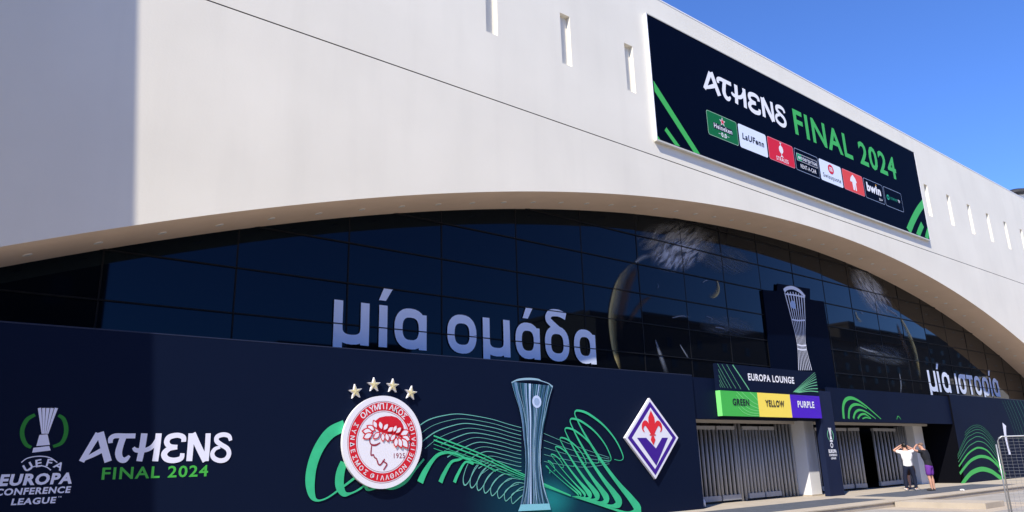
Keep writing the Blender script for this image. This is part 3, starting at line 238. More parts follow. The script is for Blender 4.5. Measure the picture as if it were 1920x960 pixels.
# ------------------------------------------------------------------ stadium building
CX, CZ, R = 28.45, -66.222, 76.45
def arch(x): return CZ + math.sqrt(R*R - (x-CX)**2)
GY = 1.79
bld = thing('stadium_building', 'white stadium facade with a wide shallow arch over a dark glass wall', 'building', (0, 0, 0))
X0, X1 = -3.5, 74.0; ROOF = 17.17; J0, J1 = 10.955, 10.985
AX0, AX1 = CX-31.5, CX+31.5
N = 120; xs = [AX0+(AX1-AX0)*i/N for i in range(N+1)]
v = []; f = []
for x in xs: v += [(x, 0, arch(x)), (x, 0, J0)]
for i in range(N): f.append((2*i, 2*i+2, 2*i+3, 2*i+1))
n = len(v); v += [(X0, 0, 0), (AX0, 0, 0), (X0, 0, J0), (AX1, 0, 0), (X1, 0, 0), (X1, 0, J0)]
v += [(AX0, 0, arch(AX0)), (AX1, 0, arch(AX1)), (AX0, 0, J0), (AX1, 0, J0)]
f += [(n, n+1, n+8, n+2), (n+3, n+4, n+5, n+9)]
mesh('lower_wall', v, f, WALL, bld)
# shadow groove between the two wall fields
mesh('joint_groove', [(X0, 0, J0), (X1, 0, J0), (X1, .05, J0), (X0, .05, J0), (X0, .05, J1), (X1, .05, J1), (X0, 0, J1), (X1, 0, J1)], [(0, 1, 2, 3), (3, 2, 5, 4), (4, 5, 7, 6)], mat('joint_grey', (.16, .155, .15), .9, .1), bld)
slots = [2.6, 5.5, 8.38, 11.26, 14.13, 17.01] + [39.6+2.76*k for k in range(9)]
SW, SZ0, SZ1, SD = .41, 13.0, 14.73, .15
v = []; f = []
def q(x0, x1, z0, z1):
    n = len(v); v.extend([(x0, 0, z0), (x1, 0, z0), (x1, 0, z1), (x0, 0, z1)]); f.append((n, n+1, n+2, n+3))
q(X0, X1, J1, SZ0); q(X0, X1, SZ1, ROOF)
e = X0
for s in slots: q(e, s, SZ0, SZ1); e = s+SW
q(e, X1, SZ0, SZ1)
mesh('upper_wall', v, f, WALL, bld)
box('roof_slab', X0, X1, .002, 9, ROOF-.4, ROOF, WALL, bld)
box('parapet_coping', X0, X1, -.012, .5, ROOF+.002, ROOF+.05, mat('coping_metal', (.78, .79, .8), .5, .4), bld)
box('side_wall', X1-.3, X1, .004, 9, 0, ROOF-.41, WALL, bld)
sd = None
for s in slots:
    if sd is None:
        o = mesh('slot_window', [(0, 0, 0), (SW, 0, 0), (SW, 0, SZ1-SZ0), (0, 0, SZ1-SZ0), (0, SD, 0), (SW, SD, 0), (SW, SD, SZ1-SZ0), (0, SD, SZ1-SZ0)], [(4, 5, 6, 7), (0, 4, 7, 3), (1, 2, 6, 5), (0, 1, 5, 4), (3, 7, 6, 2)], WALL, bld); sd = o
    else: o = link('slot_window', sd.data, None, bld)
    o.location = (s, 0, SZ0)
v = []; f = []
for x in xs: v += [(x, 0, arch(x)), (x, GY+.25, arch(x))]
mesh('arch_soffit', v, [(2*i, 2*i+1, 2*i+3, 2*i+2) for i in range(N)], SOFFIT, bld, smooth=True)
dl = None
for k in range(50):
    x = 1.5 + 1.107*k
    if x > 57: break
    sl_ = -(x-CX)/math.sqrt(R*R-(x-CX)**2)
    if dl is None:
        m_ = MB(); m_.tube([(0, 0, .01), (0, 0, -.012)], .085, 16); dl = m_.build('downlight', mat('lamp_trim', (.72, .70, .66), .4, .5), bld); o = dl
        lens = MB(); lens.tube([(0, 0, -.0125), (0, 0, -.016)], .055, 12); lens = lens.build('lamp_lens', mat('lamp_lens', (.85, .84, .80), .15, .5), o)
    else:
        o = link('downlight', dl.data, None, bld); l2 = link('lamp_lens', lens.data, None, o)
    o.location = (x, 1.05, arch(x)); o.rotation_euler = (0, -math.atan(sl_), 0)
# glass wall
mull = [-3.0, .2, 2.85, 5.49, 8.2, 10.95, 13.59, 16.28, 18.95, 21.4, 23.82, 26.27, 28.8, 31.24, 33.6, 36.02, 38.55, 41.11, 43.7, 46.3, 48.82, 51.3, 53.9, 56.4, 59.0]
rows = [2.74, 3.76, 4.78, 5.80, 6.82, 7.84, 8.86, 9.88, 10.9]
g_ = .012
for i in range(len(mull)-1):
    a, b = mull[i]+g_, mull[i+1]-g_
    for j in range(len(rows)-1):
        z0, z1 = rows[j]+g_, rows[j+1]-g_
        top = []
        for k in range(9):
            x = a+(b-a)*k/8
            if abs(x-CX) > 31: continue
            z = min(z1, arch(x)+.12)
            if z > z0+.02: top.append((x, z))
        if len(top) < 2: continue
        pts = [(top[0][0], z0), (top[-1][0], z0)] + top[::-1]
        cx = sum(p[0] for p in pts)/len(pts); cz = sum(p[1] for p in pts)/len(pts)
        if all(abs(p[1]-z1) < 1e-6 for p in top): pts = [(a, z0), (b, z0), (b, z1), (a, z1)]
        o = poly('pane', [(x-cx, z-cz) for x, z in pts], 0, GLASS, bld, .02)
        o.location = (cx, GY, cz); o.rotation_euler = (random.gauss(0, .0022), 0, random.gauss(0, .0022))
for x in mull:
    if abs(x-CX) > 30.5: continue
    box('mullion', x-.017, x+.017, GY-.012, GY+.05, 2.7, arch(x)+.1, MULL, bld)
for z in rows[:-1]:
    dx = math.sqrt(max(0, R*R-(z-CZ)**2)) if z > CZ else 0
    box('transom', max(-2.9, CX-dx-.1), min(59, CX+dx+.1), GY-.038, GY+.049, z-.015, z+.015, MULL, bld)
# roof turret seen over the parapet at the right
tur = thing('roof_turret', 'white rooftop turret with a dark overhanging cap at the far end of the roof', 'turret', (63.9, 2.6, ROOF+.05))
m_ = MB(); m_.tube([(0, 0, 0), (0, 0, 2.6)], 1.15, 32); m_.build('drum', PIER, tur)
m_ = MB(); m_.tube([(0, 0, 2.4), (0, 0, 2.46), (0, 0, 2.62), (0, 0, 3.1)], [1.5, 1.9, 1.9, .5], 32); m_.build('cap', mat('cap_dark', (.02, .018, .018), .5, .4), tur)
box('base', -2.6, 5, -.7, 1.6, .0, 2.0, PIER, tur)

# unseen tower added left of the frame, its edge shaped to cast the facade shade
edge = [(-3.0, 24.0), (-2.23, 15.6), (-1.85, 11.06), (-1.31, 8.98), (-1.02, 5.99), (-.85, 3.4), (-.62, -.15)]
tw = thing('shade_tower', 'added unseen tower left of the arch, shaped to cast the facade shade', 'shade caster', (-8, -1, 0))
v = []; f = []
for x, z in edge: v += [(x+8, -1.2, z), (x+8, .98, z), (-6, -1.2, z), (-6, .98, z)]
for i in range(len(edge)-1):
    a = 4*i; b = a+4; f += [(a, b, b+1, a+1), (a, a+2, b+2, b), (a+1, b+1, b+3, a+3), (a+2, a+3, b+3, b+2)]
f.append((0, 1, 3, 2)); mesh('shade_tower_wall', v, f, WALL, tw)
box('shade_tower_coping', -6.05, 5.1, -1.3, 1.05, 23.9, 24.1, PIER, tw)

# ------------------------------------------------------------------ billboard on the upper wall
bb = thing('billboard', 'long navy billboard high on the white wall reading ATHENS FINAL 2024', 'billboard', (0, 0, 0))
BX0, BX1, BZ0, BZ1, BY = 18.16, 38.77, 11.53, 16.2, -.12
box('panel', BX0, BX1, BY, -.02, BZ0, BZ1, NAVY2, bb)
FR = mat('frame_aluminium', (.55, .54, .48), .4, .5)
box('frame_strip', BX0-.04, BX1+.04, BY-.012, -.01, BZ0-.06, BZ0-.002, FR, bb)
box('frame_strip', BX0-.04, BX1+.04, BY-.012, -.01, BZ1+.002, BZ1+.04, FR, bb)
box('frame_strip', BX0-.042, BX0-.002, BY-.01, -.012, BZ0, BZ1, WHITEP, bb)
box('frame_strip', BX1+.002, BX1+.042, BY-.01, -.012, BZ0, BZ1, WHITEP, bb)
PY = BY-.004
ax = [p for r in ART['athens'] for p in r]
ax0 = min(p[0]-p[2]/2 for p in ax); ax1 = max(p[0]+p[2]/2 for p in ax); az0 = min(p[1]-p[2]/2 for p in ax); az1 = max(p[1]+p[2]/2 for p in ax)
def athens(name, x0, x1, z0, z1, Y, m, parent):
    kx = (x1-x0)/(ax1-ax0); kz = (z1-z0)/(az1-az0); kw = math.sqrt(kx*kz)
    return ribbons(name, [[(x0+(a-ax0)*kx, z0+(b-az0)*kz, c*kw) for a, b, c in r] for r in ART['athens']], Y, m, parent)
athens('lettering_athens', 21.0, 26.5, 14.12, 15.2, PY, WHITEP, bb)
text('lettering_final', 'FINAL 2024', 27.1, 36.2, 14.1, 15.28, PY, GREENP, bb, .022)
for k, s in enumerate(ART['bb_left']):
    poly('stripe', [(max(BX0+.003, x), max(BZ0+.003, z)) for x, z in s], PY, GREENP, bb)
for k, r in enumerate(ART['bb_right']):
    mb = MB(); ribbon(mb, r, PY-.001*k, 8)
    mb.v = [(min(x, BX1-.003), y, max(z, BZ0+.003)) for x, y, z in mb.v]; mb.build('stripe', GREENP, bb)
def rrect(x0, x1, z0, z1, r=.09, n=5):
    P = []
    for cx, cz, a0 in ((x1-r, z0+r, -90), (x1-r, z1-r, 0), (x0+r, z1-r, 90), (x0+r, z0+r, 180)):
        for k in range(n+1):
            a = math.radians(a0+90*k/n); P.append((cx+r*math.cos(a), cz+r*math.sin(a)))
    return P
def tile(i, m, outline=None):
    x0 = 21.03+1.918*i; x1 = x0+1.83; z0, z1 = 12.48, 13.44
    if outline is not None:
        o = poly('sponsor_tile', rrect(x0, x1, z0, z1), PY, outline, bb)
        poly('tile_face', rrect(x0+.022, x1-.022, z0+.022, z1-.022, .075), PY-.002, m, o)
    else: o = poly('sponsor_tile', rrect(x0, x1, z0, z1), PY, m, bb)
    return o, x0, z0
TY = PY-.005
RED = mat('print_red', srgb(214, 30, 50), .5, .25); PALE = mat('print_pale_edge', srgb(150, 165, 190), .5, .25)
BLK = mat('print_black', (.01, .012, .025), .5, .25)
o, x, z = tile(0, mat('print_beer_green', srgb(10, 105, 50), .5, .25), mat('tile_edge_green', srgb(150, 190, 160), .5, .25))
def star(cx, cz, r, ri=.40, rot=90):
    return [((cx+(r if k % 2 == 0 else r*ri)*math.cos(math.radians(rot+36*k))), (cz+(r if k % 2 == 0 else r*ri)*math.sin(math.radians(rot+36*k)))) for k in range(10)]
poly('tile_star_edge', star(x+.93, z+.72, .19), TY, WHITEP, o); poly('tile_star', star(x+.93, z+.72, .13), TY-.002, RED, o)
poly('tile_band', rrect(x+.34, x+1.5, z+.33, z+.56, .02), TY, BLK, o)
text('tile_text', 'Heineken', x+.38, x+1.47, z+.36, z+.55, TY-.003, WHITEP, o, .012)
text('tile_text', '0.0', x+.78, x+1.1, z+.1, z+.28, TY, WHITEP, o, .03)
poly('tile_rule', [(x+.62, z+.19), (x+.74, z+.19), (x+.74, z+.205), (x+.62, z+.205)], TY, WHITEP, o); poly('tile_rule', [(x+1.14, z+.19), (x+1.26, z+.19), (x+1.26, z+.205), (x+1.14, z+.205)], TY, WHITEP, o)
o, x, z = tile(1, mat('print_white_tile', srgb(222, 232, 250), .5, .25))
text('tile_text', 'LaUFenn', x+.2, x+1.62, z+.37, z+.63, TY, BLK, o, .03, .12)
o, x, z = tile(2, RED, mat('tile_edge_red', srgb(225, 140, 150), .5, .25))
poly('tile_emblem', disc(x+.92, z+.60, .15, .17, 20), TY, WHITEP, o)
poly('tile_emblem', [(x+.90, z+.28), (x+.94, z+.28), (x+.94, z+.90), (x+.90, z+.90)], TY-.001, WHITEP, o)
poly('tile_emblem', [(x+.80, z+.28), (x+1.04, z+.28), (x+.95, z+.34), (x+.89, z+.34)], TY-.002, WHITEP, o)
poly('tile_emblem', [(x+.86, z+.86), (x+.98, z+.86), (x+.98, z+.89), (x+.86, z+.89)], TY-.002, WHITEP, o)
text('tile_text', 'STRAUSS', x+.5, x+1.36, z+.08, z+.25, TY, WHITEP, o, .012)
o, x, z = tile(3, NAVY2, PALE)
poly('tile_band', rrect(x+.14, x+1.72, z+.44, z+.76, .02), TY, WHITEP, o); poly('tile_band', rrect(x+.155, x+1.705, z+.455, z+.745, .02), TY-.0015, BLK, o)
poly('tile_band', rrect(x+.155, x+.5, z+.455, z+.745, .02), TY-.003, mat('print_emerald', srgb(24, 150, 95), .5, .25), o)
text('tile_text', 'enterprise', x+.25, x+1.68, z+.46, z+.70, TY-.0045, WHITEP, o, .008)
text('tile_text', 'RENT-A-CAR', x+.36, x+1.56, z+.15, z+.33, TY, WHITEP, o, .008)
o, x, z = tile(4, mat('print_white_tile', srgb(222, 232, 250), .5, .25))
poly('tile_emblem', disc(x+.93, z+.66, .24, .22, 24), TY, RED, o)
for k in (-1, 0, 1): poly('tile_emblem', rrect(x+.93+k*.09-.028, x+.93+k*.09+.028, z+.56, z+.70, .01), TY-.002, WHITEP, o)
poly('tile_emblem', rrect(x+.80, x+1.06, z+.715, z+.755, .01), TY-.002, WHITEP, o)
text('tile_text', 'Swissquote', x+.2, x+1.68, z+.12, z+.38, TY, BLK, o, .006)
o, x, z = tile(5, mat('print_orange_red', srgb(226, 72, 62), .5, .25), mat('tile_edge_red', srgb(225, 140, 150), .5, .25))
poly('tile_emblem', [(x+.62, z+.52), (x+.72, z+.70), (x+.93, z+.86), (x+1.14, z+.70), (x+1.22, z+.52), (x+1.13, z+.50), (x+1.12, z+.12), (x+1.02, z+.12), (x+1.01, z+.44), (x+.95, z+.12), (x+.82, z+.12), (x+.79, z+.50), (x+.70, z+.48)], TY, WHITEP, o)
o, x, z = tile(6, NAVY2, PALE)
text('tile_text', 'bwin', x+.22, x+1.56, z+.36, z+.80, TY, WHITEP, o, .05)
text('tile_text', '21+', x+1.3, x+1.62, z+.12, z+.24, TY, WHITEP, o, .03)
poly('tile_dot', disc(x+1.16, z+.82, .045, n=12), TY-.003, mat('print_amber', srgb(240, 170, 20), .5, .25), o)
o, x, z = tile(7, NAVY2, PALE)
ring('tile_emblem', x+.34, z+.47, .07, .13, TY, mat('print_teal', srgb(40, 170, 130), .5, .25), o, 20)
text('tile_text', 'COSMOTE', x+.56, x+1.28, z+.42, z+.54, TY, mat('print_teal', srgb(40, 170, 130), .5, .25), o, .0)
text('tile_text', 'TV', x+1.36, x+1.56, z+.40, z+.55, TY, WHITEP, o, .03)

# ------------------------------------------------------------------ left hoarding
HY = -.02
def hoarding_material():
    m = mat('hoarding_print', (.0032, .0075, .026), .6, .07, bump=.03, bscale=1.5)
    t = m.node_tree; p = t.nodes['Principled BSDF']
    g = t.nodes.new('ShaderNodeNewGeometry')
    sb = t.nodes.new('ShaderNodeVectorMath'); sb.operation = 'SUBTRACT'; sb.inputs[1].default_value = (12.9, HY, .55)
    sc = t.nodes.new('ShaderNodeVectorMath'); sc.operation = 'MULTIPLY'; sc.inputs[1].default_value = (.36, 0, .62)
    ln = t.nodes.new('ShaderNodeVectorMath'); ln.operation = 'LENGTH'
    rp = t.nodes.new('ShaderNodeValToRGB'); rp.color_ramp.interpolation = 'EASE'
    el = rp.color_ramp.elements; el[0].position = 0; el[0].color = (.012, .19, .20, 1); el[1].position = 1; el[1].color = (.0032, .0078, .026, 1)
    e2 = el.new(.4); e2.color = (.004, .034, .062, 1)
    t.links.new(g.outputs['Position'], sb.inputs[0]); t.links.new(sb.outputs[0], sc.inputs[0]); t.links.new(sc.outputs[0], ln.inputs[0])
    t.links.new(ln.outputs['Value'], rp.inputs[0]); t.links.new(rp.outputs[0], p.inputs['Base Color'])
    return m
hd = thing('hoarding_wall', 'long navy event hoarding under the glass printed with green waves and a trophy', 'hoarding', (0, 0, 0))
box('panel', -.5, 18.95, HY, .14, .0, 3.89, hoarding_material(), hd)
box('return_panel', 18.86, 18.946, .142, 1.3, .0, 3.885, NAVY, hd)
box('top_cap', -.5, 18.952, HY-.004, .144, 3.891, 3.91, mat('cap_navy', (.02, .026, .055), .4, .4), hd)
PH = HY-.003
athens('lettering_athens', ax0, ax1, az0, az1, PH, WHITEV, hd)
text('lettering_final', 'FINAL 2024', 2.9, 4.63, 1.385, 1.585, PH, GREENT, hd, .018)
ribbons('logo_cup', ART['logo_cup'], PH, WHITEV, hd); ribbons('logo_ring', ART['logo_ring'], PH, mat('ring_green', srgb(40, 130, 50), .5, .25), hd); ribbons('logo_arc', ART['logo_arc'], PH, WHITEV, hd)
# UEFA on an arc
def arctext(name, s, cx, cz, r, h, a0, a1, Y, m, parent, bold=.02, inward=False, wide=1.0):
    mb = MB(); n = len(s)
    for i, ch in enumerate(s):
        if ch == ' ': continue
        a = math.radians(a0+(a1-a0)*(i/(n-1) if n > 1 else .5)); V, Fc, b = textdata(ch, bold)
        k = h/.72; c0 = (b[0]+b[1])/2
        up = Vector((math.cos(a), math.sin(a))); rt = Vector((math.sin(a), -math.cos(a)))
        if inward: up = -up; rt = -rt
        base = Vector((cx, cz))+Vector((math.cos(a), math.sin(a)))*r
        mb.add([((base+rt*(x-c0)*k*wide+up*y*k).x, Y, (base+rt*(x-c0)*k*wide+up*y*k).y) for x, y in V], Fc)
    return mb.build(name, m, parent)
arctext('logo_uefa', 'UEFA', 2.05, 1.27, .36, .115, 122, 60, PH, WHITEV, hd, .025, wide=1.2)
text('logo_text', 'EUROPA', 1.47, 2.47, 1.34, 1.52, PH, WHITEV, hd, .045, .12)
text('logo_text', 'CONFERENCE', 1.44, 2.46, 1.20, 1.305, PH, WHITEV, hd, .035, .12)
text('logo_text', 'LEAGUE', 1.67, 2.27, 1.05, 1.15, PH, WHITEV, hd, .035, .12)
text('logo_text', 'TM', 2.30, 2.35, 1.13, 1.155, PH, WHITEV, hd, .01)
ribbons('wave_print_fine', ART['waves_thin'], PH, WAVET, hd, .0004)
ribbons('wave_print', ART['waves'], PH-.014, WAVE, hd, .0006)
def trophy_material():
    m = mat('trophy_print', (.2, .3, .4), .45, .3); t = m.node_tree; p = t.nodes['Principled BSDF']
    uv = t.nodes.new('ShaderNodeUVMap'); sx = t.nodes.new('ShaderNodeSeparateXYZ'); t.links.new(uv.outputs[0], sx.inputs[0])
    n = t.nodes.new('ShaderNodeTexNoise'); n.noise_dimensions = '1D'; n.inputs['Scale'].default_value = 1; n.inputs['Detail'].default_value = 5
    mu = t.nodes.new('ShaderNodeMath'); mu.operation = 'MULTIPLY_ADD'; mu.inputs[1].default_value = 9; mu.inputs[2].default_value = 3.7
    t.links.new(sx.outputs[0], mu.inputs[0]); t.links.new(mu.outputs[0], n.inputs['W'])
    rp = t.nodes.new('ShaderNodeValToRGB'); E = rp.color_ramp.elements; E[0].position = .30; E[0].color = (.006, .02, .05, 1); E[1].position = .72; E[1].color = (.62, .75, .95, 1)
    for pos, c in ((.42, (.004, .02, .05, 1)), (.48, (.02, .11, .15, 1)), (.53, (.006, .04, .09, 1)), (.58, (.10, .22, .40, 1)), (.63, (.50, .64, .90, 1))):
        e = E.new(pos); e.color = c
    t.links.new(n.outputs[0], rp.inputs[0]); t.links.new(rp.outputs[0], p.inputs['Base Color'])
    return m
TL, TR = ART['trophy']; Tn = 24
ins = [0, .02, .04, .055, .065, .075, .08, .07, .055, .03, .01, 0]      # the waist draws in
TL, TR = [(a[0]+(c[0]-a[0])*k, a[1]) for a, c, k in zip(TL, TR, ins)], [(c[0]-(c[0]-a[0])*k, c[1]) for a, c, k in zip(TL, TR, ins)]
tv = []; tf = []; tu = []
for i, (a, b) in enumerate(zip(TL, TR)):
    for k in range(Tn+1):
        s = k/Tn; tv.append((a[0]+(b[0]-a[0])*s, PH-.032, max(.01, a[1]+(b[1]-a[1])*s))); tu.append((s+.10*math.sin(i/11*2.2), 1-i/11))
for i in range(len(TL)-1):
    for k in range(Tn): a = i*(Tn+1)+k; tf.append((a, a+1, a+Tn+2, a+Tn+1))
to = mesh('trophy_print', tv, tf, trophy_material(), hd)
uvl = to.data.uv_layers.new()
for l in to.data.loops: uvl.data[l.index].uv = tu[l.vertex_index]
ribs = []
for k in range(11):
    a0 = k/10; a1 = min(1, max(0, a0+.22*math.sin(k*1.7)))
    ribs.append([(TL[i][0]+(TR[i][0]-TL[i][0])*(a0+(a1-a0)*i/10), TL[i][1]+(TR[i][1]-TL[i][1])*(a0+(a1-a0)*i/10), (.006+.011*abs(math.sin(k*2.3)))*(1 if k not in (2, 5, 8) else .5)) for i in range(11)])
ribbons('trophy_rib', ribs, PH-.0345, mat('print_rib', (.26, .44, .58), .4, .3), hd, .0001)
ribbons('trophy_rim', ART['trophy_rim'], PH-.036, mat('print_silver', (.28, .46, .58), .4, .3), hd)
tm = ART['trophy_medal']; poly('trophy_medal', disc(tm[0][0], tm[0][1], tm[2][0]-tm[0][0], tm[1][1]-tm[0][1], 28), PH-.038, mat('print_medal', (.50, .62, .85), .4, .3), hd)
poly('trophy_medal_core', disc(tm[0][0], tm[0][1], (tm[2][0]-tm[0][0])*.6, (tm[1][1]-tm[0][1])*.6, 24), PH-.040, mat('print_medal_core', (.30, .42, .62), .4, .3), hd)
poly('trophy_base', [(TL[-2][0], TL[-2][1]-.0), (TR[-2][0], TR[-2][1]), (TR[-1][0], max(.012, TR[-1][1])), (TL[-1][0], max(.012, TL[-1][1]))], PH-.038, mat('print_base', (.20, .52, .62), .4, .3), hd)

# ------------------------------------------------------------------ club badges and stars fixed to the hoarding
CXr, CZr, CR = 8.18, 1.975, .955; BYf = -.115
cr = thing('round_crest_board', 'round red and white club crest board with a wreathed head in profile, on the hoarding', 'crest board', (0, 0, 0))
WHT = mat('board_white', (.80, .80, .86), .4, .35); CRED = mat('crest_red', srgb(205, 28, 44), .45, .3); CDRK = mat('crest_dark_red', srgb(150, 30, 55), .45, .3)
poly('disc_board', disc(CXr, CZr, CR, n=96), BYf, WHT, cr, .07)
ring('ring_line', CXr, CZr, CR*.875, CR*.882, BYf-.003, CDRK, cr); ring('red_ring', CXr, CZr, CR*.675, CR*.855, BYf-.003, CRED, cr)
ring('ring_line', CXr, CZr, CR*.645, CR*.652, BYf-.003, CDRK, cr)
arctext('ring_text', 'ΟΛΥΜΠΙΑΚΟΣ', CXr, CZr, CR*.705, CR*.125, 133, 47, BYf-.006, WHT, cr, .02)
arctext('ring_text', 'ΣΥΝΔΕΣΜΟΣ', CXr, CZr, CR*.82, CR*.10, 153, 236, BYf-.006, WHT, cr, .015, True)
arctext('ring_text', 'ΦΙΛΑΘΛΩΝ', CXr, CZr, CR*.82, CR*.10, 250, 314, BYf-.006, WHT, cr, .015, True)
arctext('ring_text', 'ΠΕΙΡΑΙΩΣ', CXr, CZr, CR*.82, CR*.10, 329, 390, BYf-.006, WHT, cr, .015, True)
sh = (CXr-8.135, CZr-1.985)
def shf(L): return [(p[0]+sh[0], p[1]+sh[1], *p[2:]) for p in L]
poly('cap_print', shf(ART['crest_cap']), BYf-.004, CRED, cr)
ribbons('face_print', [[(x, z, w_*1.45) for x, z, w_ in shf(r)] for r in ART['crest_face']], BYf-.004, CDRK, cr)
for i, (t, b) in enumerate(ART['crest_leaf']):
    t = Vector((t[0]+sh[0], t[1]+sh[1])); b = Vector((b[0]+sh[0], b[1]+sh[1])); d = (t-b); n_ = Vector((-d.y, d.x))*.27
    pr = [b, b+d*.3+n_*.8, b+d*.55+n_, b+d*.8+n_*.62, t, b+d*.8-n_*.62, b+d*.55-n_, b+d*.3-n_*.8]
    c_ = b+d*.52
    poly('leaf_edge', [tuple(c_+(p-c_)*1.22) for p in pr], BYf-.007-.0012*i, CRED, cr)
    poly('leaf', [tuple(c_+(p-c_)*.84) for p in pr], BYf-.0076-.0012*i, WHT, cr)
yq = ART['crest_year']; text('crest_year', '1925', yq[0][0]+sh[0], yq[1][0]+sh[0], yq[0][1]+sh[1]-.02, yq[2][1]+sh[1]-.02, BYf-.004, CDRK, cr, 0)
GOLD = mat('star_gold', (.62, .55, .30), .35, .5, var=.1, vscale=12)
for i, (sx, sz, rot, lb) in enumerate(((7.51, 2.995, 98, 'gold star above the round crest, leftmost of four'), (7.945, 3.155, 92, 'gold star above the round crest, second from the left'), (8.403, 3.15, 88, 'gold star above the round crest, third from the left'), (8.865, 3.015, 82, 'gold star above the round crest, rightmost of four'))):
    st = thing('gold_star', lb, 'star', (sx, -.09, sz), 'gold stars over the crest')
    P = star(0, 0, .16, .40, rot)
    v = [(x, 0, z) for x, z in P]+[(x, .05, z) for x, z in P]
    mesh('star_rim', v, [tuple(range(10)), tuple(range(19, 9, -1))]+[(k, 10+k, 10+(k+1) % 10, (k+1) % 10) for k in range(10)], WHT, st)
    P2_ = star(0, 0, .135, .40, rot); v = [(x, -.004, z) for x, z in P2_]+[(0, -.016, 0)]
    mesh('star_face', v, [(k, (k+1) % 10, 10) for k in range(10)], GOLD, st)
dm = thing('diamond_crest_board', 'white and violet diamond crest board with a red lily, right end of the hoarding', 'crest board', (16.79, -.115, 2.03))
def dia(s): return [(0, 1.105*s), (-1.135*s, 0), (0, -1.115*s), (1.135*s, 0)]
VIO = mat('crest_violet', srgb(62, 22, 140), .45, .3)
poly('diamond_board', dia(1), 0, WHT, dm, .07); poly('violet_border', dia(.91), -.003, VIO, dm); poly('white_field', dia(.76), -.006, WHT, dm)
poly('violet_v', [(-.68, .02), (-.36, .02), (.12, -.30), (.55, .02), (.70, .02), (.02, -.74)][:0] or [(-.66, .0), (-.28, .0), (.10, -.29), (.40, .0), (.66, .0), (.06, -.76)], -.009, VIO, dm)
LILY = mat('crest_lily', srgb(226, 40, 52), .45, .3)
poly('lily_petal', [(0, .76), (.13, .56), (.14, .44), (.07, .24), (.045, .10), (-.045, .10), (-.07, .24), (-.14, .44), (-.13, .56)], -.012, LILY, dm)
for s in (-1, 1):
    ribbons('lily_petal', [[(s*.05, .10, .05), (s*.12, .26, .13), (s*.25, .40, .15), (s*.36, .36, .12), (s*.40, .24, .06), (s*.34, .16, .03)]], -.0125, LILY, dm)
poly('lily_band', [(-.13, .06), (.13, .06), (.13, .095), (-.13, .095)], -.0135, LILY, dm)
poly('lily_foot', [(-.05, .05), (.05, .05), (.10, -.06), (0, -.20), (-.10, -.06)], -.0145, LILY, dm)

# ------------------------------------------------------------------ words and pictures on the glass
def stroke_letters(word, xs_, base, xh, st, Y, name, parent):
    """upright grotesque letters made of even strokes; xs_ = (left, right) of each glyph"""
    def arcp(cx, cz, rx, rz, a0, a1, n=12): return [(cx+rx*math.copysign(abs(math.cos(a))**.8, math.cos(a)), cz+rz*math.copysign(abs(math.sin(a))**.8, math.sin(a))) for a in [math.radians(a0+(a1-a0)*k/n) for k in range(n+1)]]
    for ch, (l, r) in zip(word, xs_):
        mb = MB(); h = st/2; L = l+h; Rr = r-h; b = base; T = base+xh; mid = (L+Rr)/2; rx = (Rr-L)/2; cz = b+xh/2; rz = xh/2-h
        def S_(pts, dy=0, wd=st): ribbon(mb, [(x, z, wd) for x, z in pts], Y-dy, 0)
        if ch in 'oadsr':
            if ch == 'd':
                S_(arcp(mid, b+.40*xh*1.25, rx, .40*xh*1.25-h, 0, 360, 28)); S_(catmull([(mid+.14, b+xh*.86), (mid-.10, b+xh*1.0), (L+.06, b+xh*1.14), (L+.05, b+xh*1.26), (L+.17, b+xh*1.36), (mid+.10, b+xh*1.385), (Rr+.02, b+xh*1.31)], 6), .002, st*.92)
            else: S_(arcp(mid, cz, rx, rz, 0, 360, 28))
            if ch == 'a': S_([(Rr, b), (Rr, T-.13*xh)], .002)
            if ch == 'r': S_([(L, b-.22*xh), (L, cz)], .002)
            if ch == 's': S_([(mid, T-h), (r+.10, T-h)], .002)
        elif ch == 'm':
            S_([(L, b-.17*xh), (L, T)]); S_([(L, b+.40*xh)] + arcp(mid, b+.40*xh, rx, .40*xh-h, 180, 360) , .002); S_([(Rr, b), (Rr, T)], .004)
        elif ch in 'ij': S_([(mid, b), (mid, T)], 0, min(st, r-l))
        elif ch == 't': S_([(mid, b), (mid, T)]); S_([(l, T-h), (r, T-h)], .002)
        mb.build(name, FILM, parent)
def accent(x, z, s, Y, parent): poly('accent', [(x, z), (x+.20*s, z), (x+.40*s, z+.33*s), (x+.14*s, z+.33*s)], Y, FILM, parent)
FY = GY-.034
g1 = thing('window_lettering', 'pale Greek lettering on the dark glass above the left hoarding', 'lettering', (0, 0, 0))
stroke_letters('miaomada', [(7.845, 8.79), (9.06, 9.30), (9.5, 10.455), (11.10, 12.06), (12.28, 13.23), (13.43, 14.35), (14.55, 15.52), (15.72, 16.64)], 4.30, 1.05, .235, FY, 'letter', g1)
accent(9.05, 5.47, .98, FY, g1); accent(13.72, 5.47, .98, FY, g1)
g2 = thing('window_lettering', 'pale Greek lettering on the glass above the far right hoarding', 'lettering', (0, 0, 0))
stroke_letters('miaistoria', [(40.4, 41.35), (41.55, 41.79), (42.05, 43.0), (43.72, 43.96), (44.15, 45.08), (45.3, 46.15), (46.3, 47.22), (47.42, 48.35), (48.55, 48.79), (48.98, 49.86)], 4.33, 1.06, .225, FY, 'letter', g2)
accent(41.55, 5.50, 1, FY, g2); accent(48.55, 5.50, 1, FY, g2)
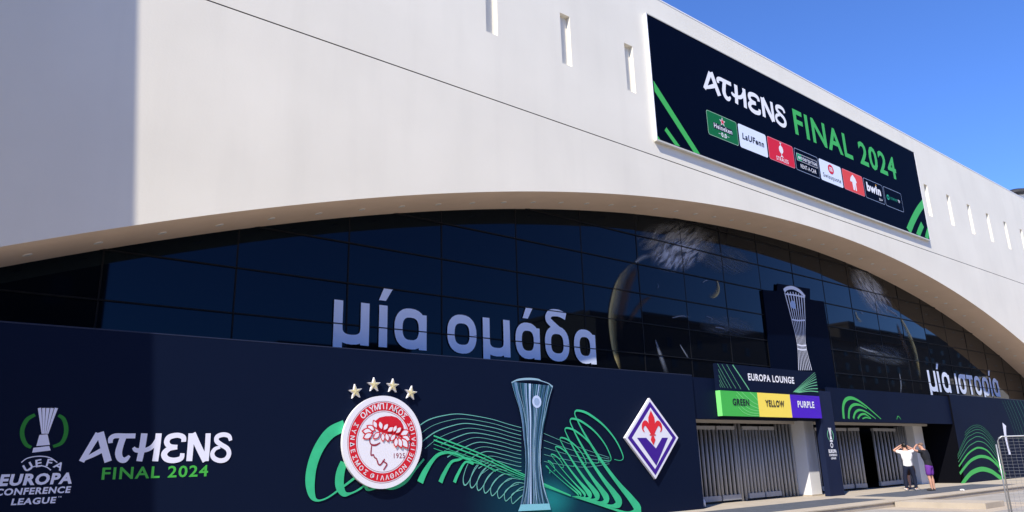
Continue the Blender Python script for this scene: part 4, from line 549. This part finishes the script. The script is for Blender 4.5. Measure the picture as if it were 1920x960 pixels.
def soft_film(name, col, kind):
    """printed film that fades out: UV x runs across the stroke or patch, UV y along it"""
    m = mat(name, col, .5, .08); t = m.node_tree; p = t.nodes['Principled BSDF']; N_ = t.nodes.new; Lk = t.links.new
    uv = N_('ShaderNodeUVMap'); sx = N_('ShaderNodeSeparateXYZ'); Lk(uv.outputs[0], sx.inputs[0])
    def mth(op, a, c):
        n = N_('ShaderNodeMath'); n.operation = op; n.use_clamp = op == 'MULTIPLY'
        for k, z in enumerate((a, c)):
            if z is None: continue
            if isinstance(z, (int, float)): n.inputs[k].default_value = z
            else: Lk(z, n.inputs[k])
        return n.outputs[0]
    def ramp(src, stops):
        r = N_('ShaderNodeValToRGB'); r.color_ramp.interpolation = 'EASE'; E_ = r.color_ramp.elements
        E_[0].position, E_[1].position = stops[0][0], stops[-1][0]
        E_[0].color = (stops[0][1],)*3+(1,); E_[1].color = (stops[-1][1],)*3+(1,)
        for a, c in stops[1:-1]: e_ = E_.new(a); e_.color = (c, c, c, 1)
        Lk(src, r.inputs[0]); return r.outputs[0]
    ends = ramp(sx.outputs[1], ((0, 0), (.12, .9), (.55, .85), (1, 0)))
    if kind == 'arc': al = mth('MULTIPLY', ramp(sx.outputs[0], ((0, 0), (.12, .95), (.38, .55), (.7, .16), (1, 0))), ends)
    elif kind == 'soft': al = mth('MULTIPLY', ramp(sx.outputs[0], ((0, 0), (.5, .75), (1, 0))), ends)
    else:
        nz = N_('ShaderNodeTexNoise'); nz.inputs['Scale'].default_value = 1; nz.inputs['Detail'].default_value = 3; nz.inputs['Distortion'].default_value = .5
        cb = N_('ShaderNodeCombineXYZ'); Lk(mth('ADD', mth2(t, sx.outputs[0], 17), mth2(t, sx.outputs[1], kind[1])), cb.inputs[0]); Lk(mth2(t, sx.outputs[1], 4.5), cb.inputs[1]); Lk(cb.outputs[0], nz.inputs['Vector'])
        st = ramp(nz.outputs[0], ((.36, 0), (.5, .45), (.66, 1)))
        d = N_('ShaderNodeVectorMath'); d.operation = 'DISTANCE'; d.inputs[1].default_value = (.45, .52, 0); Lk(uv.outputs[0], d.inputs[0])
        al = mth('MULTIPLY', st, ramp(d.outputs['Value'], ((.08, kind[2]), (.3, kind[2]*.55), (.5, 0))))
    Lk(al, p.inputs['Alpha']); return m
def mth2(t, src, k):
    n = t.nodes.new('ShaderNodeMath'); n.operation = 'MULTIPLY'; n.inputs[1].default_value = k; t.links.new(src, n.inputs[0]); return n.outputs[0]
def setuv(o, uvs):
    l_ = o.data.uv_layers.new()
    for lp in o.data.loops: l_.data[lp.index].uv = uvs[lp.vertex_index]
def film_stroke(name, r, Y, m, parent):
    mb = MB(); ribbon(mb, r, Y, 6, 0); o = mb.build(name, m, parent); n = len(mb.v)//2
    setuv(o, [(k % 2, (k//2)/(n-1)) for k in range(2*n)]); return o
def film_patch(name, quad, Y, m, parent):
    o = poly(name, quad, Y, m, parent); setuv(o, [(0, 0), (1, 0), (1, 1), (0, 1)]); return o
PALEF, DIMF = (.40, .45, .56), (.13, .15, .18)
GO, BR, ST = soft_film('film_gold', (.40, .34, .16), 'arc'), soft_film('film_brown', (.06, .035, .022), 'soft'), soft_film('film_streak', (.22, .25, .30), 'soft')
FE1, FE2, FE3, FE4 = soft_film('film_feather', PALEF, ('p', 5, 1.25)), soft_film('film_feather_wide', (.26, .27, .28), ('p', 7, 1.05)), soft_film('film_feather_far', (.40, .43, .48), ('p', -7, 1.2)), soft_film('film_mist', DIMF, ('p', -20, .7))
GYp = GY-.005
for lab, side in (('pale bird head picture on the glass left of the cup board', 'left'), ('pale bird head picture on the glass right of the cup board', 'right')):
    wp = thing('window_picture', lab, 'window picture', (0, 0, 0)); yy = GYp
    for k_, (nm, q_) in enumerate(ART['patch_'+side]):
        film_patch('feather_print', q_, yy-.002*k_, {'a': FE1, 'b': FE2, 'c': FE3, 'd': FE4}[nm], wp)
    yy -= .012
    for k_, r_ in enumerate(ART['brown_'+side]): film_stroke('shade_print', r_, yy-.001*k_, BR, wp)
    yy -= .004
    for k_, r_ in enumerate(ART['streak_'+side]): film_stroke('streak_print', r_, yy-.0005*k_, ST, wp)
    yy -= .007
    for k_, r_ in enumerate(ART['gold_'+side]): film_stroke('beak_print', r_, yy-.001*k_, GO, wp)
bdz = thing('cup_board', 'dark stepped board on the glass carrying a tall silver cup drawing above the entrance', 'board', (0, 0, 0))
BDY = GY-.09
poly('board', ART['board'], BDY, NAVY2, bdz, .04)
ribbons('cup_drawing', ART['cup_lines'], BDY-.003, mat('cup_white', (.72, .74, .82), .45, .3), bdz, .0008)
cm = ART['cup_medal']; poly('cup_medal', disc(cm[0][0], cm[0][1], cm[2][0]-cm[0][0], cm[1][1]-cm[0][1], 20), BDY-.016, mat('cup_medal', (.35, .45, .65), .4, .3), bdz)

# ------------------------------------------------------------------ entrance
ent = thing('entrance_canopy', 'navy entrance canopy over both gate bays with green arcs at its right', 'canopy', (0, 0, 0))
box('fascia_board', 18.956, 26.127, .05, .14, 2.60, 3.86, NAVY, ent); box('fascia_board', 27.103, 37.946, .05, .14, 2.60, 3.86, NAVY, ent)
box('canopy_soffit', 18.956, 37.946, .142, 1.78, 2.66, 3.80, BLACKV, ent)
box('door_head', 18.956, 37.5, 1.0, 1.1, 2.55, 2.655, mat('head_beige', (.48, .45, .40), .6, .3), ent)
ribbons('arc_print', [[(x, max(z, 2.605), w_) for x, z, w_ in r] for r in ART['fascia_arcs']], .046, GREENP, ent)
sg = thing('lounge_sign', 'EUROPA LOUNGE sign with green, yellow and purple panels over the left gates', 'sign', (0, 0, 0))
SY = -.12; sx0, sx1, sz0, sz1 = 20.17, 26.12, 2.69, 4.34
box('sign_board', sx0, sx1, SY, .045, sz0, sz1, NAVY, sg)
zs = 3.475
t1, t2 = ART['tile_green'][1][0], ART['tile_yellow'][1][0]
TG, TYL, TP = mat('sign_green', srgb(70, 184, 76), .5, .25), mat('sign_yellow', srgb(252, 226, 92), .5, .25), mat('sign_purple', srgb(76, 22, 190), .5, .25)
PG = box('green_panel', sx0+.002, t1, SY-.012, SY-.001, sz0-.002, zs, TG, sg); box('yellow_panel', t1+.003, t2, SY-.012, SY-.001, sz0-.002, zs, TYL, sg); box('purple_panel', t2+.003, sx1-.002, SY-.012, SY-.001, sz0-.002, zs, TP, sg)
box('sunlit_green_edge', sx0-.012, sx0-.001, SY-.012, .044, sz0-.002, zs, mat('sunlit_edge_green', srgb(120, 220, 120), .5, .25), sg)  # left return in a brighter green, its sunlight put into the colour
def clip(L, z0, z1, x0=sx0+.01, x1=sx1-.01): return [[(min(max(x, x0), x1), min(max(z, z0), z1), w_) for x, z, w_ in r] for r in L]
ribbons('line_print', clip(ART['sign_left'], zs+.01, sz1-.01), SY-.003, LINEP, sg); ribbons('line_print', clip(ART['sign_right'], zs+.01, sz1-.01), SY-.003, LINEP, sg)
ribbons('line_print', clip(ART['sign_green'], sz0+.01, zs-.01, sx0+.02, t1-.01), SY-.015, mat('line_on_green', srgb(120, 212, 122), .5, .25), sg)
ribbons('line_print', clip(ART['sign_purple'], sz0+.01, zs-.01, t2+.02), SY-.015, mat('line_on_purple', srgb(92, 52, 190), .5, .25), sg)
SLAB = .05
textquad('sign_text', 'EUROPA LOUNGE', ART['txt_lounge'], SY-.010, WHITEP, sg, .03)
textquad('sign_text', 'GREEN', ART['txt_green'], SY-.024, BLK, sg, .03); textquad('sign_text', 'YELLOW', ART['txt_yellow'], SY-.024, BLK, sg, .03); textquad('sign_text', 'PURPLE', ART['txt_purple'], SY-.024, WHITEP, sg, .03)
pl = thing('entrance_pillar', 'navy clad pillar with a small cup logo between the two gate bays', 'pillar', (0, 0, 0))
box('cladding', 26.13, 27.1, -.06, .16, 0, 3.69, NAVYP, pl, .008)
def minilogo(cx, zt, k, Y, parent):
    L = []
    for i in range(5):
        t = i/4-.5; L.append([(cx+t*.30*k, zt, .055*k), (cx+t*.20*k, zt-.22*k, .04*k), (cx+t*.11*k, zt-.48*k, .022*k)])
    L += [[(cx, zt-.47*k, .13*k), (cx, zt-.68*k, .26*k)], [(cx, zt-.72*k, .32*k), (cx, zt-.82*k, .36*k)]]
    ribbons('logo_cup', L, Y, WHITEP, parent)
    ribbons('logo_ring', [[(cx-.20*k, zt-.14*k, .05*k), (cx-.33*k, zt-.36*k, .06*k), (cx-.30*k, zt-.58*k, .05*k), (cx-.20*k, zt-.72*k, .04*k)], [(cx+.20*k, zt-.14*k, .05*k), (cx+.33*k, zt-.36*k, .06*k), (cx+.30*k, zt-.58*k, .05*k), (cx+.20*k, zt-.72*k, .04*k)]], Y, LINEP, parent)
    ring('logo_badge', cx, zt-1.02*k, .10*k, .16*k, Y, WHITEP, parent, 20)
    text('logo_text', 'EUROPA', cx-.46*k, cx+.46*k, zt-1.48*k, zt-1.26*k, Y, WHITEP, parent, .05); text('logo_text', 'CONFERENCE', cx-.46*k, cx+.46*k, zt-1.66*k, zt-1.53*k, Y, WHITEP, parent, .04); text('logo_text', 'LEAGUE', cx-.28*k, cx+.30*k, zt-1.84*k, zt-1.72*k, Y, WHITEP, parent, .04)
minilogo(26.66, 2.36, .60, -.064, pl)
pr_ = thing('gate_pier', 'white painted pier between the left gates and the navy pillar', 'pier', (0, 0, 0))
box('pier_wall', 26.15, 26.85, .66, 1.6, 0, 2.655, PIER, pr_, .006); box('pier_skirting', 26.12, 26.87, .64, 1.58, 0.001, .05, BEIGE, pr_)
pr2 = thing('gate_pier', 'white painted pier right of the open gates behind the people', 'pier', (0, 0, 0))
box('pier_wall', 36.55, 37.5, 1.25, 2.1, 0, 2.655, PIER, pr2, .006)
hall = thing('entrance_hall', 'dark hall seen through the open gate', 'hall', (0, 0, 0))
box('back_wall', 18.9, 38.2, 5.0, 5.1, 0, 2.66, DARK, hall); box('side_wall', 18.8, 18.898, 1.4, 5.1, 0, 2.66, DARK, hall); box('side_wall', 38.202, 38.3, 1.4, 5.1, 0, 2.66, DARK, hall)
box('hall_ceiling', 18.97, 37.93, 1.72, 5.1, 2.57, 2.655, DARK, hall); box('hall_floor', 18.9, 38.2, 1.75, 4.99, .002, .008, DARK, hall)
# gates
def gate(name, label, x, y, width, ntube, rz=0, group='slatted steel gates', fixed=False):
    g = thing(name, label, 'gate', (x, y, 0), group, rz)
    r_ = .053; z0, z1 = (.02, 2.54) if fixed else (.07, 2.46)
    for i in range(ntube):
        cx = r_ + (width-2*r_)*i/(ntube-1) if ntube > 1 else width/2
        mb = MB(); mb.tube([(0, 0, z0), (0, 0, z1)], r_, 10); o = mb.build('tube', STEEL, g, True); o.location = (cx, 0, 0)
    if not fixed:
        box('bottom_rail', .0, width, -.054, .054, z0+.0, z0+.17, STEEL, g, .006); box('top_rail', .0, width, -.058, .058, z1-.12, z1, STEEL, g, .006)
        box('track_hanger', width*.3, width*.7, -.02, .02, z1+.002, z1+.09, DARK, g)
    return g
GYL = 1.17
xg = {}
gate('gate_screen', 'fixed slatted steel screen at the left end of the left gates', 19.35, GYL, .95, 6, fixed=True)
xs4 = [(20.42, 21.42), (21.50, 22.52), (22.98, 23.90), (23.98, 24.95)]
for (a, b), lab in zip(xs4, ('first from the left', 'second from the left', 'third from the left', 'nearest the white pier')):
    gate('gate_leaf', 'closed slatted steel gate leaf under the lounge sign, ' + lab, a, GYL, b-a, 5, group='closed gate leaves')
gate('gate_screen', 'pair of fixed steel tubes between the second and third gate leaves', 22.58, GYL, .32, 2, fixed=True)
gate('gate_screen', 'fixed slatted steel screen beside the white pier', 25.05, GYL, 1.05, 5, fixed=True)
for a in (19.28, 20.36, 22.53, 22.94, 25.0): pass
gate('gate_leaf', 'closed slatted gate leaf just right of the navy pillar', 28.3, 1.5, 2.5, 10, group='right bay gate leaves')
gate('gate_leaf', 'narrow slatted gate leaf folded beside the dark doorway', 30.95, 1.5, .62, 4, rz=math.radians(-18), group='right bay gate leaves')
gate('gate_leaf', 'half open slatted gate leaf behind the person in white', 32.95, 1.42, 2.45, 7, rz=math.radians(4), group='right bay gate leaves')
gate('gate_screen', 'fixed slatted steel screen behind the people, left of a white pier', 35.5, 1.62, 1.0, 5, fixed=True)
# right hoarding
rh = thing('hoarding_wall', 'navy hoarding right of the entrance printed with green hill arcs', 'hoarding', (0, 0, 0))
box('panel', 37.95, 64, HY, .1, 0, 3.93, NAVY, rh); box('return_panel', 37.952, 38.05, .102, 1.75, 0, 3.925, BLACKV, rh)
box('end_cladding', 37.936, 37.948, HY, 1.75, 0, 3.925, BLACKV, rh)
box('top_cap', 37.94, 64, HY-.004, .104, 3.932, 3.95, mat('cap_navy', (.02, .026, .055), .4, .4), rh)
ribbons('hill_print', ART['hill_arcs'][:3], PH, GREENP, rh); ribbons('hill_print_fine', [[(x, z, w_*.8) for x, z, w_ in r] for r in ART['hill_arcs'][3:]], PH-.004, mat('fine_green', srgb(60, 140, 95), .5, .2), rh); ribbons('hill_print', ART['hill_short'], PH-.01, GREENP, rh)
ribbons('line_print', [[(x, min(z, 3.92), w_) for x, z, w_ in r] for r in ART['diag_lines']], PH, mat('line_green', srgb(50, 118, 84), .5, .2), rh)
ribbons('cup_print', [ART['small_cup']], PH-.012, WHITEV, rh)

# ------------------------------------------------------------------ people
def skin(name, V, E, root, m, parent, levels=2):
    keys = list(V); idx = {k: i for i, k in enumerate(keys)}
    me = bpy.data.meshes.new(name+'_base'); me.from_pydata([V[k][0] for k in keys], [(idx[a], idx[b]) for a, b in E], []); me.update()
    o = bpy.data.objects.new(name+'_base', me); COL.objects.link(o)
    o.modifiers.new('skin', 'SKIN')
    for k in keys:
        r = V[k][1]; d = me.skin_vertices[0].data[idx[k]]; d.radius = r if isinstance(r, tuple) else (r, r); d.use_root = (k == root)
    sm = o.modifiers.new('sub', 'SUBSURF'); sm.levels = levels; sm.render_levels = levels
    bpy.context.view_layer.update()
    out = bpy.data.meshes.new_from_object(o.evaluated_get(bpy.context.evaluated_depsgraph_get()))
    bpy.data.objects.remove(o); bpy.data.meshes.remove(me)
    for p in out.polygons: p.use_smooth = True
    out.materials.clear()
    return link(name, out, m, parent)
def blob(name, c, rad, m, parent, zmin=-9, seg=20):
    v = []; f = []; n = 12
    for i in range(n+1):
        t = math.pi*i/n
        for k in range(seg):
            a = 2*math.pi*k/seg; z = math.cos(t)
            v.append((c[0]+rad[0]*math.sin(t)*math.cos(a), c[1]+rad[1]*math.sin(t)*math.sin(a), max(c[2]+rad[2]*z, zmin)))
    for i in range(n):
        for k in range(seg): f.append((i*seg+k, i*seg+(k+1) % seg, (i+1)*seg+(k+1) % seg, (i+1)*seg+k))
    return mesh(name, v, f, m, parent, True)
SKIN = mat('skin_tone', (.50, .27, .19), .5, .35, var=.05, vscale=9)
HAIR = mat('dark_hair', (.012, .010, .009), .5, .4)
def person(label, loc, rz, lean, top, bottom, bottom_len, shoe, hair=True, scale=1.0, stance=.11, long_shoe=False):
    """faces local +Y with both hands raised to the brow; lean = forward lean of the trunk in metres at the head"""
    p = thing('person', label, 'person', loc, None, rz); p.scale = (scale,)*3
    def L(z): return lean*max(0, (z-.95))/.75
    hz = 1.645 - lean*.18; hy = L(1.7)+.03
    V = {'pelvis': ((0, 0, .95), (.145, .105)), 'waist': ((0, L(1.1), 1.10), (.135, .10)), 'chest': ((0, L(1.3), 1.30), (.165, .115)), 'collar': ((0, L(1.44), 1.44), (.11, .08)),
         'neck': ((0, L(1.52), 1.515-lean*.1), .055), 'jaw': ((0, hy-.005, hz-.06), (.066, .075)), 'skull': ((0, hy, hz+.035), (.078, .092)), 'crown': ((0, hy-.012, hz+.085), (.055, .062)),
         'nose': ((0, hy+.105, hz-.005), .014)}
    E = [('pelvis', 'waist'), ('waist', 'chest'), ('chest', 'collar'), ('collar', 'neck'), ('neck', 'jaw'), ('jaw', 'skull'), ('skull', 'crown'), ('skull', 'nose')]
    for s, n in ((-1, 'l'), (1, 'r')):
        V.update({n+'hip': ((s*.085, -.01, .90), .088), n+'knee': ((s*stance*.95, .015, .50), .058), n+'calf': ((s*stance, -.015, .36), .054), n+'ankle': ((s*stance, -.02, .085), .036), n+'heel': ((s*stance, -.045, .045), .034), n+'toe': ((s*(stance+.02), .13, .032), .03),
                  n+'sh': ((s*.175, L(1.42), 1.425-lean*.1), .062), n+'arm': ((s*.27, L(1.44)+.05, 1.45-lean*.1), .05), n+'elb': ((s*.385, L(1.5)+.15, 1.50-lean*.12), .041), n+'fore': ((s*.27, hy+.12, 1.57-lean*.15), .037), n+'wr': ((s*.165, hy+.125, hz+.0), .027),
                  n+'palm': ((s*.105, hy+.12, hz+.035), (.034, .018)), n+'knk': ((s*.06, hy+.115, hz+.06), (.034, .016)), n+'ear': ((s*.088, hy-.005, hz-.0), .016)})
        E += [('pelvis', n+'hip'), (n+'hip', n+'knee'), (n+'knee', n+'calf'), (n+'calf', n+'ankle'), (n+'ankle', n+'heel'), (n+'heel', n+'toe'), ('collar', n+'sh'), (n+'sh', n+'arm'), (n+'arm', n+'elb'), (n+'elb', n+'fore'), (n+'fore', n+'wr'), (n+'wr', n+'palm'), (n+'palm', n+'knk'), ('skull', n+'ear')]
        for q, (dx, dy, dz, ln) in enumerate(((-.03, .004, .026, 1), (-.04, .006, .008, 1.1), (-.04, .006, -.010, 1.0), (-.034, .004, -.027, .8))):
            a = V[n+'knk'][0]; b_ = (a[0]+s*dx*.5*ln+0, a[1]+dy, a[2]+dz*.8); c_ = (a[0]+s*dx*1.2*ln, a[1]-.012, a[2]+dz)
            V[f'{n}f{q}'] = (b_, .0095); V[f'{n}g{q}'] = (c_, .008); E += [(n+'knk', f'{n}f{q}'), (f'{n}f{q}', f'{n}g{q}')]
        a = V[n+'palm'][0]; V[n+'th'] = ((a[0]-s*.005, a[1]-.02, a[2]-.045), .011); V[n+'th2'] = ((a[0]-s*.03, a[1]-.03, a[2]-.06), .009); E += [(n+'palm', n+'th'), (n+'th', n+'th2')]
    skin('body', V, E, 'pelvis', SKIN, p)
    # clothes: slightly larger shells on the same joints
    def big(k, d):
        c, r = V[k]; return (c, tuple(x+d for x in r) if isinstance(r, tuple) else r+d)
    T = {k: big(k, .014) for k in ('waist', 'chest', 'collar', 'lsh', 'rsh', 'larm', 'rarm')}
    T['hem'] = ((0, .0, .845), (.180, .140)); T['hip'] = ((0, .0, .95), (.176, .136)); T['waist'] = (V['waist'][0], (.158, .122)); T['chest'] = (V['chest'][0], (.185, .135)); T['nb'] = ((0, L(1.5), 1.478-lean*.1), (.075, .068))
    for n in 'lr':
        a = Vector(V[n+'arm'][0]); b = Vector(V[n+'elb'][0]); T[n+'slv'] = (tuple(a.lerp(b, .38)), .066); T[n+'arm'] = (V[n+'arm'][0], .066)
    skin('shirt', T, [('hem', 'hip'), ('hip', 'waist'), ('waist', 'chest'), ('chest', 'collar'), ('collar', 'nb')]+[e for n in 'lr' for e in (('collar', n+'sh'), (n+'sh', n+'arm'), (n+'arm', n+'slv'))], 'chest', top, p)
    B = {'pelvis': ((0, 0, .955), (.162, .122)), 'belt': ((0, .0, 1.01), (.150, .112))}; BE = [('pelvis', 'belt')]
    for s, n in ((-1, 'l'), (1, 'r')):
        if bottom_len == 'long':
            B.update({n+'hip': ((s*.088, -.005, .85), .104), n+'knee': ((s*stance*.97, .01, .50), .080), n+'cuff': ((s*stance, -.015, .055), .060)}); BE += [('pelvis', n+'hip'), (n+'hip', n+'knee'), (n+'knee', n+'cuff')]
        else:
            B.update({n+'hip': ((s*.09, -.005, .84), .112), n+'cuff': ((s*(stance*.5+.05), .01, .52), .102)}); BE += [('pelvis', n+'hip'), (n+'hip', n+'cuff')]
    skin('trousers' if bottom_len == 'long' else 'shorts', B, BE, 'pelvis', bottom, p)
    for s in (-1, 1):
        mb = MB(); x = s*stance
        skin('shoe', {'heel': ((x, -.055, .05), (.052, .05)), 'mid': ((x+s*.008, .05, .05), (.055, .05)), 'toe': ((x+s*.02, .17, .04), (.052, .04))}, [('heel', 'mid'), ('mid', 'toe')], 'mid', shoe, p)
    if hair: blob('hair', (0, hy-.022, hz+.045), (.094, .108, .105), HAIR, p, hz-.035)
    else: blob('hair', (0, hy-.020, hz+.040), (.083, .099, .098), mat('short_hair', (.16, .10, .07), .6, .3), p, hz+.045)
    for s in (-1, 1): blob('eye', (s*.03, hy+.078, hz+.015), (.011, .009, .008), HAIR, p, seg=8)
    return p
WSH = mat('white_tshirt', (.80, .80, .82), .85, .1, var=.03, vscale=10, bump=.5, bscale=9); NTR = mat('navy_trousers', (.012, .016, .035), .85, .15, bump=.4, bscale=8)
BSH = mat('charcoal_tshirt', (.018, .019, .024), .85, .15, bump=.4, bscale=9); PUR = mat('purple_shorts', (.13, .035, .26), .8, .15, bump=.4, bscale=9); BRN = mat('brown_shorts', (.055, .030, .024), .85, .15)
WSHOE = mat('white_shoe', (.78, .78, .78), .5, .3); DSHOE = mat('dark_shoe', (.05, .045, .045), .5, .3); GSH = mat('grey_tshirt', (.25, .25, .27), .85, .1)
person('person in white T-shirt and navy trousers seen from behind, hands raised to the head', (30.84, -.78, .008), math.radians(-50), .05, WSH, NTR, 'long', WSHOE, stance=.17)
person('person in charcoal T-shirt and purple shorts bending towards the gate, hands at the brow', (30.72, -1.60, .008), math.radians(-2), .15, BSH, PUR, 'short', DSHOE, hair=False, stance=.10)
person('person in brown shorts mostly hidden behind the one in white', (31.95, -.35, .008), math.radians(-40), .10, GSH, BRN, 'short', mat('mixed_shoe', (.3, .3, .32), .5, .3), scale=.97)

# ------------------------------------------------------------------ temporary fence panel at the right
FB = Vector((18.68, -8.15, -.155))
fdir = Vector((.62, -.785, 0)).normalized()
fe = thing('fence_panel', 'galvanised temporary mesh fence panel standing at the right edge', 'fence', FB)
FH, FW = 1.86, 2.6
def fp(s, z): return tuple(fdir*s + Vector((0, 0, z)))
mb = MB(); mb.tube([fp(0, .02), fp(0, FH-.09), fp(.03, FH-.03), fp(.09, FH), fp(FW-.09, FH), fp(FW-.03, FH-.03), fp(FW, FH-.09), fp(FW, .02)], .017, 10); mb.build('frame_tube', GALV, fe, True)
mb = MB(); mb.tube([fp(.62, .15), fp(.62, FH-.01)], .012, 8); mb.build('brace_tube', GALV, fe, True)
mb = MB(); mb.tube([fp(-.05, .03), fp(-.05, FH-.16)], .016, 8); mb.build('joint_post', GALV, fe, True)
mb = MB(); mb.tube([fp(0, .15), fp(FW, .15)], .016, 8); mb.build('bottom_tube', GALV, fe, True)
mb = MB()
for k in range(1, 26): mb.tube([fp(.02, .15+k*.0665), fp(FW-.02, .15+k*.0665)], .0022, 4, False)
for k in range(1, 26): mb.tube([fp(k*.1, .15), fp(k*.1, FH-.01)], .0022, 4, False)
o = mb.build('wire_mesh', GALV, fe); o['kind'] = 'stuff'
box('foot_block', -.35, .35, -.12, .12, 0, .14, mat('foot_concrete', (.35, .34, .32), .9, .2, var=.1, vscale=8), fe, .02)

# ------------------------------------------------------------------ small things on the ground
bo = thing('bollard', 'small white rounded bollard beside the left hoarding end', 'bollard', (19.42, .35, 0))
mb = MB(); mb.tube([(0, 0, 0), (0, 0, .16), (0, 0, .22), (0, 0, .25)], [.075, .07, .05, .015], 14); mb.build('post', WSHOE, bo, True)
mb = MB(); mb.tube([(0, 0, 0), (0, 0, .02)], .10, 14); mb.build('base_plate', DSHOE, bo)
lt = thing('paper_scrap', 'crumpled white paper scrap lying on the terrace edge', 'litter', (30.9, -2.55, .03))
bm = bmesh.new(); bmesh.ops.create_icosphere(bm, subdivisions=2, radius=.09)
for vv in bm.verts: vv.co = vv.co*random.uniform(.6, 1.2); vv.co.z *= .4
me = bpy.data.meshes.new('paper'); bm.to_mesh(me); bm.free(); link('paper', me, WSHOE, lt)

# ------------------------------------------------------------------ buildings across the plaza, mirrored in the glass
def block(label, x0, x1, y0, y1, h, m, n):
    b = thing('apartment_block', label, 'building', ((x0+x1)/2, (y0+y1)/2, -.155))
    W_, D_ = (x1-x0)/2, (y1-y0)/2
    box('wall', -W_, W_, -D_, D_, 0, h, m, b); box('roof_parapet', -W_-.2, W_+.2, -D_-.2, D_+.2, h+.002, h+.7, m, b)
    wd = None; gm = mat('far_window', (.02, .025, .03), .1, .5)
    for fl in range(int(h//3.2)):
        for k in range(n):
            if wd is None: o = box('window', -.7, .7, -.05, .05, -.8, .8, gm, b); wd = o
            else: o = link('window', wd.data, None, b)
            o.location = (-W_+(k+.5)*2*W_/n, D_+.02, 1.9+fl*3.2)
block('dark office block across the plaza mirrored at the left end of the glass', -62, 11.4, -58, -44, 23, mat('block_dark', (.055, .05, .045), .8, .2, var=.1), 12)
for k, (x0, x1, h, lab) in enumerate(((11.9, 27, 11.5, 'nearest the dark office block'), (27.6, 41, 13, 'second from the office block'), (41.6, 60, 12, 'third from the office block'), (60.6, 84, 13.5, 'fourth from the office block'))):
    block('low dark building mirrored along the foot of the glass, ' + lab, x0, x1, -62, -48-k*2, h, mat('block_grey%d' % k, (.06+.01*k, .056+.008*k, .05), .8, .2, var=.1), 5)
block('brown apartment block across the plaza mirrored right of the glass centre', 86, 156, -84, -66, 25, mat('block_brown', (.16, .13, .105), .8, .2, var=.1), 9)
block('ochre apartment block across the plaza mirrored below the right bird picture', 158, 213, -84, -66, 27, mat('block_ochre', (.13, .105, .08), .8, .2, var=.1), 9)
block('pale apartment block across the plaza mirrored beside the right lettering', 216, 246, -72, -46, 19, mat('block_pale', (.55, .52, .47), .8, .2, var=.1), 6)
block('tall brown apartment block across the plaza behind the pale one', 214, 340, -112, -88, 38, mat('block_umber', (.11, .09, .07), .8, .2, var=.1), 14)
